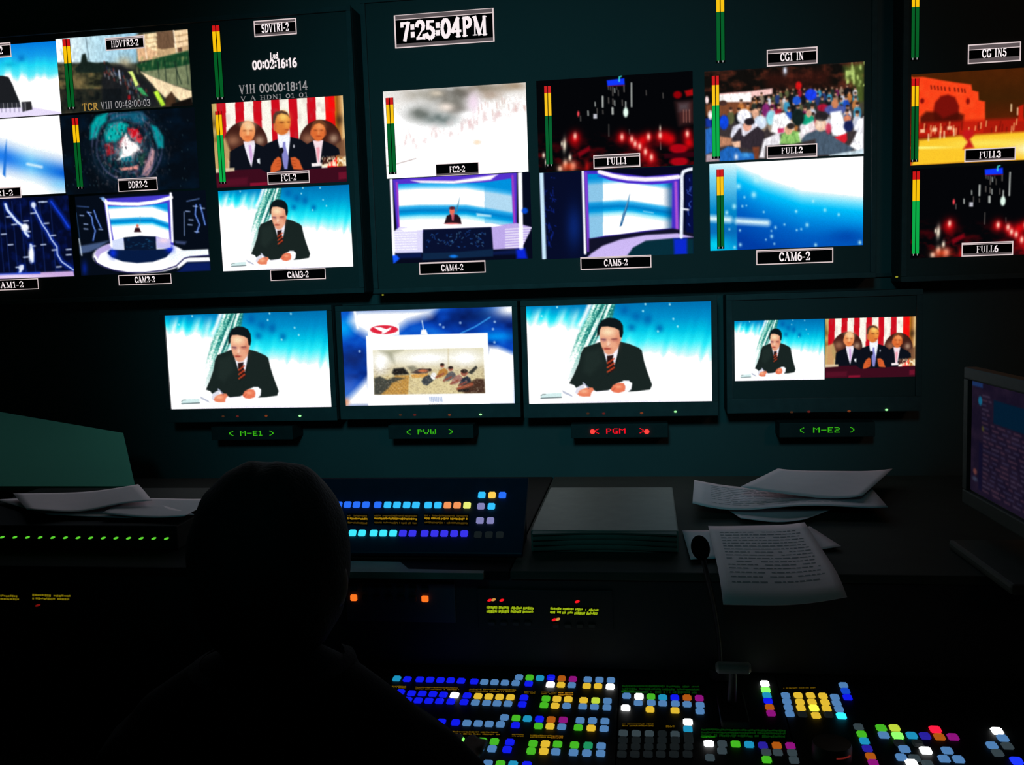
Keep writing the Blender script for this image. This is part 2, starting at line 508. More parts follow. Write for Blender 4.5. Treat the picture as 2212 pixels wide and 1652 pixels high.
    P.poly([(110, 1150), (400, 1140), (400, 1190), (115, 1215)], (225, 205, 170), .9, 14)
    P.poly([(1580, 1090), (1740, 1085), (1740, 1135), (1585, 1145)], (245, 235, 235), 1, 10)
    m = ((X > 1740) & (X < 2140) & (Y > 980) & (Y < 1140)) * 1.0
    P.mix(m * np.clip((vnoise(X / 14, Y / 34) - .32) * 3, 0, 1) * np.clip((Y - 960) / 80, 0, 1), (255, 240, 205))
    P.poly([(640, 1375), (900, 1365), (900, 1415), (640, 1425)], (150, 20, 50), .8, 12)
    P.poly([(150, 1310), (600, 1290), (600, 1400), (150, 1420)], (95, 18, 40), .7, 40)
    P.poly([(2010, 1240), (2140, 1230), (2145, 1340), (2015, 1350)], (120, 20, 45), .8, 20)
    return P

def pic_smoke(w, h):
    Q = ((20, 150), (1182, 62), (1212, 795), (62, 845))
    P = Pic(Q, w, h, WHT)
    X, Y = P.X, P.Y
    n = fbm(X / 110 + 2, Y / 90)
    P.mix(np.clip(1 - (Y - 90) / 330, 0, 1) * np.clip(n * 1.5 - .25, 0, 1), (205, 190, 175), .55)
    for x, y, rx, ry, c, a in ((400, 170, 190, 60, (140, 135, 120), .75), (620, 150, 150, 60, (95, 92, 85), .85), (330, 320, 110, 60, (92, 98, 92), .85), (560, 240, 130, 60, (105, 104, 96), .8), (490, 365, 120, 50, (75, 92, 90), .85), (620, 290, 80, 45, (110, 105, 98), .7), (840, 110, 170, 45, (125, 112, 92), .75), (1090, 90, 110, 35, (150, 125, 95), .8), (880, 170, 100, 40, (165, 140, 120), .6)):
        P.mix(np.exp(-((X - x) / rx) ** 2 - ((Y - y) / ry) ** 2) * np.clip(.55 + n, 0, 1.2), c, a)
    P.blob(530, 270, 62, 36, (255, 240, 228), .9)
    P.blob(450, 160, 50, 22, (238, 222, 200), .7)
    P.blob(750, 230, 50, 80, (250, 225, 245), .85)
    P.blob(690, 330, 60, 30, WHT, .8)
    m = np.exp(-((Y - (440 - (X - 600) * .32)) / 70) ** 2)
    P.mix(m * np.clip((fbm(X / 30, Y / 55) - .42) * 2.2, 0, 1), (225, 175, 175), .6)
    for k in range(34):
        x = 790 + rng.random() * 390
        y = 170 + rng.random() * 120
        P.line([(x, y), (x + 3, y + 25 + rng.random() * 30)], 7, WHT if k % 3 else (225, 180, 170), .7, 8)
    for k in range(14):
        x = 180 + rng.random() * 360
        y = 440 + rng.random() * 70
        P.line([(x, y), (x + 3, y + 25 + rng.random() * 30)], 6, (240, 205, 200), .5, 9)
    P.line([(60, 745), (150, 725), (290, 685)], 5, (130, 90, 85), .7, 4)
    P.blob(785, 555, 30, 20, (255, 215, 170), .7)
    return P

def pic_city(w, h):
    Q = ((18, 80), (1275, 20), (1278, 760), (62, 815))
    P = Pic(Q, w, h, (4, 5, 8))
    X, Y = P.X, P.Y
    P.mix(np.clip((Y - 480) / 250, 0, 1) * np.clip(fbm(X / 70, Y / 40) * 2 - .8, 0, 1), (130, 6, 14), .9)
    P.poly([(1140, 270), (1280, 260), (1280, 430), (1170, 450)], (80, 40, 40), .8, 50)
    P.poly([(1165, 280), (1240, 275), (1240, 330), (1165, 340)], (90, 88, 95), .6, 40)
    P.ell(1155, 210, 34, 30, (140, 0, 8), 1, 16)
    P.poly([(1210, 180), (1275, 165), (1280, 215), (1225, 225)], (165, 10, 14), 1, 16)
    for x, y in ((1160, 635), (1165, 735)):
        P.ell(x, y, 70, 36, (170, 4, 20), 1, 16)
    P.poly([(1050, 675), (1280, 660), (1280, 700), (1050, 712)], (50, 4, 16), .9, 12)
    P.poly([(592, 85), (732, 70), (736, 122), (598, 130)], (15, 55, 255), 1, 8)
    P.line([(600, 132), (735, 128)], 6, (140, 10, 60), 1, 4)
    P.line([(692, 95), (692, 60), (708, 52)], 10, (70, 225, 220), 1, 6)
    wl = [(560, 215, 300, 14), (608, 225, 270, 7), (640, 140, 210, 7), (655, 150, 185, 8), (685, 165, 210, 6), (605, 135, 160, 6), (622, 140, 165, 6), (672, 140, 160, 5), (730, 130, 180, 7), (745, 260, 375, 10), (790, 110, 300, 12), (642, 235, 280, 7), (657, 250, 290, 8), (717, 245, 290, 7), (640, 310, 355, 18), (500, 260, 292, 8), (517, 310, 350, 6), (445, 330, 365, 10), (907, 170, 210, 5), (1040, 195, 235, 6), (612, 440, 535, 5), (385, 370, 410, 6), (563, 325, 355, 6), (775, 480, 520, 4), (1020, 580, 640, 7)]
    for x, a, b, wd in wl:
        P.line([(x, a), (x + 2, b)], wd, (195, 200, 195) if wd > 7 else (125, 118, 112), .9, 6)
    P.ell(746, 345, 20, 38, (230, 255, 240), 1, 12)
    P.poly([(488, 355), (518, 355), (518, 392), (488, 392)], (190, 190, 200), 1, 6)
    P.ell(367, 352, 9, 22, (240, 70, 80), 1, 8)
    for x in (1202, 1222, 1247):
        P.line([(x, 330), (x + 1, 430)], 6, (170, 110, 95), .9, 5)
    for x, y, r in ((345, 548, 46), (718, 545, 40), (795, 565, 34), (822, 595, 34), (858, 615, 30), (903, 660, 40), (950, 700, 42), (927, 545, 36), (1018, 540, 38), (1230, 525, 34), (1100, 560, 40), (1060, 545, 40), (880, 570, 40), (1240, 590, 40)):
        P.blob(x, y, r, r * 1.15, (225, 6, 14), .95)
    for x, y in ((345, 530), (718, 540), (795, 558), (822, 595), (858, 615), (903, 658), (950, 700), (927, 540), (1018, 530), (1230, 520)):
        P.blob(x, y, 13, 25, (255, 215, 190), 1)
    for x, y, rx, ry in ((240, 590, 7, 20), (262, 600, 14, 50), (97, 680, 11, 20), (308, 700, 12, 26), (272, 750, 18, 34), (232, 785, 20, 22), (330, 765, 24, 30), (115, 735, 6, 26), (1018, 475, 6, 22)):
        P.blob(x, y, rx, ry, (255, 240, 215), 1)
    P.blob(300, 770, 70, 40, (235, 60, 20), .7)
    P.blob(445, 770, 20, 40, (200, 20, 20), .8)
    P.poly([(370, 660), (460, 610), (470, 640), (380, 700)], (150, 6, 22), .8, 20)
    return P

def pic_crowd(w, h):
    Q = ((65, 115), (2130, 45), (2132, 1215), (80, 1315))
    P = Pic(Q, w, h, (16, 14, 12))
    X, Y = P.X, P.Y
    n = fbm(X / 110, Y / 70)
    P.mix(np.clip((n - .45) * 3, 0, 1) * (Y < 420), (95, 42, 28), .8)
    P.poly([(860, 160), (1700, 130), (1700, 330), (900, 340)], (75, 25, 18), .5, 120)
    P.blob(1132, 130, 24, 50, (225, 235, 255), 1)
    P.poly([(1880, 100), (2135, 60), (2135, 700), (2050, 640), (2000, 340), (1890, 260)], (90, 110, 45), .8, 70)
    P.mix(((X > 1900) & (Y < 360)) * np.clip((vnoise(X / 22, Y / 60) - .45) * 3, 0, 1), (190, 215, 120), .9)
    P.poly([(80, 560), (260, 500), (700, 530), (900, 620), (300, 720), (90, 700)], (125, 72, 45), 1, 40)
    P.poly([(260, 410), (700, 385), (970, 355), (970, 430), (700, 470), (690, 530), (370, 520), (260, 525)], (255, 205, 200), 1, 20)
    P.poly([(255, 430), (690, 405), (690, 520), (260, 525)], (255, 250, 245), 1, 14)
    P.ell(315, 535, 55, 36, (70, 45, 40), 1, 12)
    P.ell(100, 490, 26, 50, (255, 225, 225), 1, 12)
    P.poly([(1060, 1320), (80, 1320), (80, 850), (700, 700), (1400, 560), (2130, 560), (2130, 1220)], (70, 60, 62), .8, 60)
    cols = [(215, 220, 235), (40, 60, 120), (20, 22, 26), (195, 120, 60), (120, 30, 90), (30, 80, 200), (240, 235, 240), (150, 130, 110), (35, 45, 40), (60, 150, 190), (170, 25, 50), (90, 95, 60)]
    # people standing at the back, row after row
    r2 = np.random.default_rng(21)
    for row, (y, s, x0, x1, k) in enumerate(((390, 30, 1000, 2050, 15), (450, 36, 720, 2060, 17), (535, 44, 520, 2080, 18), (620, 52, 420, 2110, 16), (710, 60, 700, 2110, 11))):
        for i in range(k):
            x = x0 + (x1 - x0) * (i + r2.random() * .6) / k
            yy = y + (r2.random() - .5) * 50 - (x - 1100) * .02
            c = cols[int(r2.random() * 12)]
            P.ell(x, yy + s * 2.0, s * .95, s * 1.7, c, .95, 14)
            P.ell(x, yy, s * .42, s * .62, (205, 150, 120), .95, 10)
            P.ell(x, yy - s * .4, s * .46, s * .36, (40, 26, 22), .9, 10)
    P.ell(1307, 330, 40, 55, (210, 20, 22), 1, 18)
    P.ell(1465, 450, 75, 75, (25, 60, 235), 1, 20)
    P.ell(1285, 520, 55, 55, (35, 90, 215), 1, 20)
    P.ell(330, 790, 62, 95, (15, 70, 225), 1, 20)
    P.ell(1420, 770, 90, 70, (20, 165, 125), 1, 20)
    P.ell(1440, 690, 36, 50, (220, 170, 140), 1, 12)
    P.ell(1300, 740, 80, 110, (20, 34, 32), 1, 20)
    P.ell(1620, 620, 70, 50, (165, 20, 50), 1, 20)
    P.ell(1770, 650, 130, 70, (75, 90, 160), 1, 24)
    P.ell(1770, 570, 45, 60, (200, 125, 85), 1, 14)
    P.ell(885, 640, 50, 90, (130, 40, 110), 1, 20)
    P.ell(600, 720, 95, 100, (245, 245, 255), 1, 24)
    P.ell(750, 680, 48, 62, (225, 170, 140), 1, 16)
    P.ell(810, 800, 90, 90, (215, 228, 245), 1, 24)
    P.ell(950, 740, 60, 95, (150, 225, 240), 1, 24)
    P.poly([(990, 700), (1130, 670), (1250, 830), (1250, 900), (1040, 960), (950, 920)], (252, 250, 252), 1, 30)
    P.poly([(1710, 680), (1850, 660), (1920, 900), (1900, 1000), (1740, 980), (1720, 840)], (250, 252, 255), 1, 26)
    P.poly([(1770, 1000), (1920, 950), (1925, 1040), (1880, 1095), (1780, 1050)], (225, 30, 45), 1, 18)
    P.poly([(2130, 740), (2050, 800), (2000, 920), (2060, 900), (1990, 1060), (1950, 1120), (2130, 1220)], (252, 250, 255), 1, 26)
    P.ell(1925, 765, 45, 45, (215, 130, 95), 1, 14)
    P.ell(1940, 860, 60, 70, (25, 35, 85), 1, 20)
    P.poly([(420, 960), (450, 850), (560, 800), (600, 860), (480, 960), (430, 1010)], (225, 225, 240), 1, 20)
    # man in dark coat, front left
    P.poly([(440, 1010), (530, 880), (620, 840), (780, 850), (860, 920), (870, 1040), (800, 1130), (700, 1150), (520, 1110)], (50, 42, 50), 1, 20)
    P.poly([(560, 860), (720, 800), (800, 830), (600, 980), (570, 960)], (225, 222, 235), 1, 16)
    P.ell(640, 850, 56, 60, (230, 165, 140), 1, 14)
    P.ell(670, 785, 68, 48, (36, 30, 36), 1, 14)
    P.poly([(430, 1050), (550, 1040), (550, 1120), (470, 1130)], (240, 190, 160), 1, 18)
    P.poly([(270, 1180), (380, 1110), (520, 1130), (560, 1190), (740, 1200), (740, 1290), (270, 1320)], (30, 100, 185), 1, 24)
    P.blob(620, 1225, 70, 35, (80, 170, 235), .8)
    P.poly([(710, 1120), (800, 1115), (790, 1280), (740, 1280)], (120, 62, 40), 1, 14)
    P.poly([(80, 880), (170, 850), (190, 1180), (80, 1220)], (40, 105, 190), 1, 24)
    P.poly([(80, 740), (170, 720), (170, 850), (85, 850)], (20, 50, 150), 1, 24)
    P.ell(150, 690, 36, 60, (250, 240, 235), 1, 16)
    P.poly([(260, 970), (430, 1000), (440, 1090), (270, 1120)], (205, 140, 105), .9, 30)
    # seated in front
    P.poly([(800, 1260), (860, 1020), (1060, 930), (1100, 1090), (880, 1110), (870, 1265)], (235, 232, 238), 1, 24)
    P.poly([(1070, 1080), (1090, 960), (1190, 900), (1330, 930), (1350, 1060), (1200, 1090)], (150, 205, 110), 1, 24)
    P.mix(((X > 1070) & (X < 1350) & (Y > 900) & (Y < 1090)) * np.clip(vnoise(X / 16, Y / 40) - .5, 0, 1) * 1.6, (60, 120, 50), .8)
    P.ell(1180, 900, 52, 62, (240, 185, 145), 1, 14)
    P.ell(1210, 850, 52, 40, (50, 42, 40), 1, 14)
    P.poly([(1040, 880), (1120, 875), (1120, 930), (1045, 940)], (215, 60, 110), 1, 14)
    P.poly([(1340, 1060), (1380, 960), (1540, 900), (1680, 930), (1760, 1000), (2010, 1150), (1900, 1220), (1540, 1230), (1530, 1020)], (72, 90, 108), 1, 24)
    P.poly([(1310, 950), (1400, 840), (1500, 780), (1540, 900), (1400, 960), (1330, 1050)], (245, 235, 238), .95, 26)
    P.ell(1590, 830, 72, 95, (240, 195, 165), 1, 16)
    P.ell(1600, 730, 90, 60, (38, 34, 36), 1, 16)
    P.blob(1580, 830, 40, 50, (255, 235, 215), .8)
    P.ell(1690, 890, 36, 70, (205, 50, 80), .9, 18)
    P.poly([(1700, 1230), (2130, 1150), (2130, 1230), (1700, 1260)], (205, 225, 235), 1, 20)
    P.poly([(90, 1220), (260, 1190), (270, 1310), (90, 1320)], (185, 160, 170), .9, 24)
    P.blob(495, 1250, 24, 40, (235, 240, 250), 1)
    P.grain(.22, 11, 46)
    P.soft = 2
    return P

def pic_gate(w, h):
    Q = ((50, 300), (1165, 262), (1170, 900), (55, 940))
    P = Pic(Q, w, h, (70, 30, 6))
    X, Y = P.X, P.Y
    P.I = ramp(np.clip((Y - 290) / 380, 0, 1), [(0, (75, 32, 6)), (.5, (60, 30, 6)), (1, (95, 30, 5))]) * (1 + .15 * (fbm(X / 60, Y / 60)[..., None] - .5))
    bld = [(57, 320), (130, 318), (300, 352), (440, 375), (470, 380), (478, 420), (520, 432), (525, 490), (568, 500), (572, 640), (560, 720), (57, 720)]
    m = P.poly(bld, (250, 62, 22), 1, 12)
    P.mix(m * np.clip(fbm(X / 40, Y / 40) * 1.3 - .35, 0, 1), (255, 95, 40), .6)
    P.poly([(210, 560), (220, 500), (260, 455), (310, 445), (360, 465), (390, 530), (385, 640), (220, 640)], (120, 16, 10), 1, 18)
    for k, x in enumerate((190, 214, 238, 262, 286, 318, 355, 380, 405, 425)):
        P.line([(x, 380 + k * 3.5), (x + 4, 402 + k * 3.5)], 9, (95, 12, 8), .85, 6)
    P.ell(130, 485, 15, 18, (130, 15, 10), 1, 10)
    P.ell(450, 495, 13, 22, (130, 15, 10), 1, 10)
    P.poly([(118, 600), (160, 560), (230, 565), (280, 610), (380, 570), (425, 590), (420, 680), (118, 690)], (70, 14, 6), .9, 24)
    P.poly([(57, 640), (1170, 610), (1170, 720), (57, 750)], (185, 24, 12), .85, 30)
    for k in range(46):
        x = 110 + rng.random() * 1050
        y = 640 + rng.random() * 60 - x * .02
        P.line([(x, y), (x - 3, y + 26 + rng.random() * 30)], 8, (255, 190, 120) if k % 2 else (120, 18, 8), .8, 7)
    P.poly([(110, 760), (400, 735), (1170, 700), (1170, 905), (420, 925), (57, 945), (105, 830)], (255, 200, 42), 1, 24)
    P.blob(150, 815, 180, 10, (255, 250, 140), .9)
    P.blob(900, 830, 150, 50, (255, 250, 215), .9)
    P.blob(600, 790, 260, 30, (255, 240, 110), .7)
    P.poly([(425, 700), (490, 690), (500, 730), (470, 760), (500, 820), (425, 830), (455, 780), (415, 730)], (195, 24, 26), 1, 20)
    for x, y in ((140, 697), (225, 690), (330, 680)):
        P.poly([(x - 20, y - 12), (x + 14, y - 14), (x + 14, y + 12), (x - 20, y + 12)], (255, 205, 160), .9, 7)
    for x, y in ((180, 745), (262, 730), (290, 728), (358, 710), (750, 550), (795, 575)):
        P.line([(x, y - 25), (x, y + 20)], 10, (255, 225, 175), .9, 8)
    P.poly([(800, 540), (835, 525), (835, 640), (800, 640)], (205, 30, 12), .9, 12)
    P.line([(57, 318), (57, 940)], 10, (240, 60, 20), .8, 8)
    return P

def pic_blue(w, h):
    Q = ((82, 840), (1280, 785), (1268, 1470), (85, 1518))
    P = Pic(Q, w, h, WHT)
    X, Y = P.X, P.Y
    yb = np.interp(X, [80, 300, 500, 800, 1270], [830, 860, 960, 1060, 1110])
    t = (Y - yb) / 420
    P.I = ramp(t, [(-.05, WHT), (.1, (120, 225, 255)), (.25, (0, 190, 250)), (.5, (0, 140, 225)), (.8, (0, 95, 195)), (1.3, (0, 60, 165))])
    left = np.clip((300 - X) / 10, 0, 1)
    P.mix(left, ramp((Y - 830) / 680, [(0, (225, 250, 255)), (.3, (120, 205, 235)), (.55, (0, 150, 205)), (.8, (10, 120, 190)), (1, (0, 200, 245))]), .75)
    P.blob(120, 1470, 90, 60, (0, 235, 250), .7)
    P.blob(1150, 1400, 150, 60, (0, 45, 150), .5)
    P.line([(85, 1265), (235, 1275)], 44, (225, 250, 255), 1, 40)
    P.line([(300, 1285), (530, 1300)], 42, (225, 250, 255), 1, 40)
    for x, y, r in ((453, 955, 34), (428, 1080, 24), (275, 1172, 20), (310, 1015, 22), (215, 1220, 17), (735, 1040, 14), (980, 1200, 14), (890, 1130, 12), (840, 1315, 16), (595, 1335, 12), (565, 1405, 14), (505, 1215, 9), (760, 1355, 9), (795, 1348, 9), (235, 1350, 9), (318, 1358, 10), (320, 1470, 14), (275, 1490, 12), (585, 1462, 9), (520, 1430, 8), (905, 1470, 14), (1245, 1450, 16), (338, 1170, 10), (370, 1165, 7), (355, 1100, 10), (665, 1312, 9), (1085, 1235, 12), (757, 1210, 12), (563, 1362, 8)):
        P.blob(x, y, r * .8, r, (190, 245, 255), .85)
    return P

def studio_wave(P, m, y0, ycen, hgt, top, bot):
    t = (P.Y - ycen) / hgt
    c = ramp(t, [(-2.15, (0, 150, 225)), (-1.85, (90, 200, 250)), (-1.6, WHT), (-.5, WHT), (-.3, (50, 180, 240)), (0, (0, 125, 200)), (.25, (0, 165, 230)), (.5, (170, 240, 255)), (.75, WHT), (1.6, WHT)])
    P.mix(m, c)
def pic_cam4(w, h):
    Q = ((70, 850), (1215, 800), (1235, 1495), (105, 1540))
    P = Pic(Q, w, h, (6, 10, 28))
    X, Y = P.X, P.Y
    P.poly([(100, 850), (1110, 790), (1110, 1240), (140, 1300)], (85, 50, 205), 1, 10)
    P.line([(135, 880), (160, 1260)], 14, (205, 70, 190), .8, 14)
    P.line([(1075, 830), (1090, 1210)], 14, (205, 70, 190), .8, 14)
    wall = [(145, 890), (400, 880), (620, 888), (850, 880), (1065, 850), (1080, 1215), (900, 1240), (160, 1260)]
    m = np.clip(.5 - P.sd(wall) / 6, 0, 1)
    studio_wave(P, m, 0, 1105 + np.clip(X - 700, 0, 500) * .17 + np.clip(320 - X, 0, 200) * .06, 105, 0, 0)
    P.mix(m * (X > 850), (0, 135, 215), .3)
    P.poly([(250, 860), (600, 866), (960, 815), (900, 860), (600, 890), (330, 882)], (255, 245, 255), 1, 14)
    P.poly([(610, 1130), (650, 1000), (632, 1110), (618, 1140)], (60, 130, 165), 1, 6)
    P.poly([(785, 1130), (905, 1145), (905, 1162), (788, 1155)], (215, 245, 255), .8, 12)
    # stage sides
    P.poly([(95, 1290), (160, 1240), (350, 1250), (350, 1450), (130, 1455), (100, 1440)], (225, 220, 255), 1, 10)
    P.poly([(905, 1235), (1110, 1210), (1230, 1245), (1150, 1415), (1000, 1420), (920, 1425)], (190, 170, 235), 1, 10)
    for k in range(8):
        y = 1262 + k * 21
        P.line([(1020, y), (1225 - k * 10, y - 12)], 9, (245, 240, 255), .9, 5)
        P.line([(102, y + 18), (300, y + 12)], 7, (250, 250, 255), .8, 5)
    P.poly([(130, 1460), (340, 1450), (340, 1500), (1130, 1420), (1140, 1460), (120, 1500)], (18, 40, 120), .5, 20)
    # reader
    P.poly([(525, 1215), (545, 1150), (580, 1135), (630, 1140), (655, 1170), (665, 1218)], (35, 18, 28), 1, 6)
    P.poly([(578, 1140), (606, 1138), (600, 1190), (588, 1190)], (205, 90, 110), 1, 6)
    P.ell(587, 1112, 22, 32, (235, 110, 90), 1, 7)
    P.ell(588, 1088, 24, 13, (90, 30, 40), 1, 8)
    P.ell(590, 1214, 60, 7, (240, 110, 110), .9, 6)
    # desk
    P.poly([(160, 1258), (350, 1230), (900, 1212), (1000, 1230), (905, 1245), (350, 1265), (200, 1275)], (255, 250, 255), 1, 8)
    P.poly([(352, 1262), (905, 1243), (915, 1420), (640, 1445), (352, 1455)], (8, 16, 46), 1, 6)
    r2 = np.random.default_rng(3)
    for k in range(70):
        x, y = 385 + r2.random() * 470, 1270 + r2.random() * 140
        P.line([(x, y), (x + (r2.random() - .5) * 40, y + (r2.random() - .5) * 40)], 4, (40, 110, 215) if k % 3 else (110, 190, 240), .7, 4)
    P.poly([(350, 1455), (640, 1445), (920, 1420), (920, 1480), (350, 1510)], (14, 38, 70), 1, 10)
    P.ell(600, 1480, 32, 12, (20, 120, 230), 1, 10)
    # light columns
    P.line([(86, 850), (112, 1470)], 22, (250, 250, 255), 1, 8)
    P.line([(1135, 800), (1145, 1415)], 34, (248, 248, 255), 1, 8)
    P.poly([(100, 1475), (135, 1470), (160, 1500), (110, 1545)], (20, 90, 255), 1, 14)
    P.poly([(1105, 1425), (1175, 1415), (1195, 1500), (1110, 1500)], (10, 40, 235), .9, 24)
    P.ell(1175, 1112, 24, 24, (5, 70, 200), 1, 14)
    return P

def pic_cam5(w, h):
    Q = ((48, 820), (1272, 765), (1275, 1460), (72, 1510))
    P = Pic(Q, w, h, (6, 12, 40))
    X, Y = P.X, P.Y
    P.blob(330, 1250, 60, 160, (10, 40, 120), .8)
    r2 = np.random.default_rng(5)
    for k in range(40):
        x, y = 95 + r2.random() * 80, 850 + r2.random() * 540
        P.line([(x, y), (x + (r2.random() - .3) * 26, y + r2.random() * 44)], 5, (20, 50, 190), .7, 5)
    P.line([(65, 820), (92, 1500)], 34, (205, 235, 255), 1, 12)
    P.poly([(410, 800), (1170, 830), (1165, 1310), (440, 1450)], (70, 45, 200), 1, 10)
    wall = [(440, 830), (520, 830), (620, 880), (760, 905), (950, 915), (1110, 905), (1105, 1260), (900, 1280), (700, 1310), (580, 1320), (455, 1345)]
    m = np.clip(.5 - P.sd(wall) / 6, 0, 1)
    studio_wave(P, m, 0, 1085 + np.abs(X - 700) * .06 + np.clip(X - 800, 0, 400) * .1, 110, 0, 0)
    P.mix(m * (X < 562), (0, 130, 205), .45)
    P.mix(m * np.exp(-((X - 1110) / 45) ** 2), (0, 60, 120), .7)
    P.poly([(695, 1250), (720, 1150), (778, 985), (760, 1090), (712, 1240)], (25, 90, 150), 1, 6)
    P.line([(712, 1210), (770, 1010)], 5, (170, 220, 235), .8, 5)
    P.line([(885, 1128), (960, 1140)], 9, (190, 230, 250), .7, 10)
    # soffit and its light
    P.poly([(520, 790), (1275, 765), (1275, 800), (1170, 830), (900, 850), (650, 820)], (6, 8, 30), 1, 8)
    P.line([(535, 812), (640, 845), (760, 866), (900, 875), (1040, 870), (1160, 856)], 34, (250, 238, 255), 1, 10)
    P.line([(520, 845), (640, 880), (900, 908), (1150, 890)], 8, (80, 40, 210), .8, 6)
    P.line([(400, 805), (420, 1460)], 20, (245, 245, 255), 1, 8)
    P.line([(425, 820), (445, 1440)], 16, (150, 70, 215), .9, 12)
    P.line([(1140, 900), (1148, 1310)], 22, (190, 90, 215), .9, 14)
    # floor sweep
    P.poly([(450, 1345), (700, 1312), (1110, 1262), (1275, 1290), (1275, 1380), (450, 1480)], (18, 18, 40), 1, 14)
    P.poly([(470, 1460), (560, 1400), (700, 1350), (900, 1315), (1150, 1300), (1275, 1330), (1100, 1345), (900, 1365), (800, 1420), (760, 1490), (430, 1500)], (205, 185, 245), 1, 14)
    P.poly([(745, 1490), (800, 1415), (900, 1360), (1120, 1340), (1275, 1345), (1275, 1465)], (6, 45, 58), 1, 14)
    P.poly([(1120, 1345), (1225, 1340), (1225, 1465), (1125, 1468)], (12, 40, 225), .9, 24)
    P.line([(1180, 1330), (1188, 1020), (1188, 850), (1200, 815), (1240, 798), (1275, 792)], 26, (235, 242, 255), 1, 8)
    P.poly([(1215, 840), (1275, 830), (1275, 1300), (1220, 1290)], (6, 14, 66), 1, 8)
    for k in range(14):
        y = 860 + r2.random() * 380
        P.line([(1225 + r2.random() * 40, y), (1235 + r2.random() * 30, y + 20)], 5, (70, 110, 225), .8, 5)
    P.line([(1198, 1110), (1235, 1115)], 16, (240, 245, 255), .9, 8)
    return P

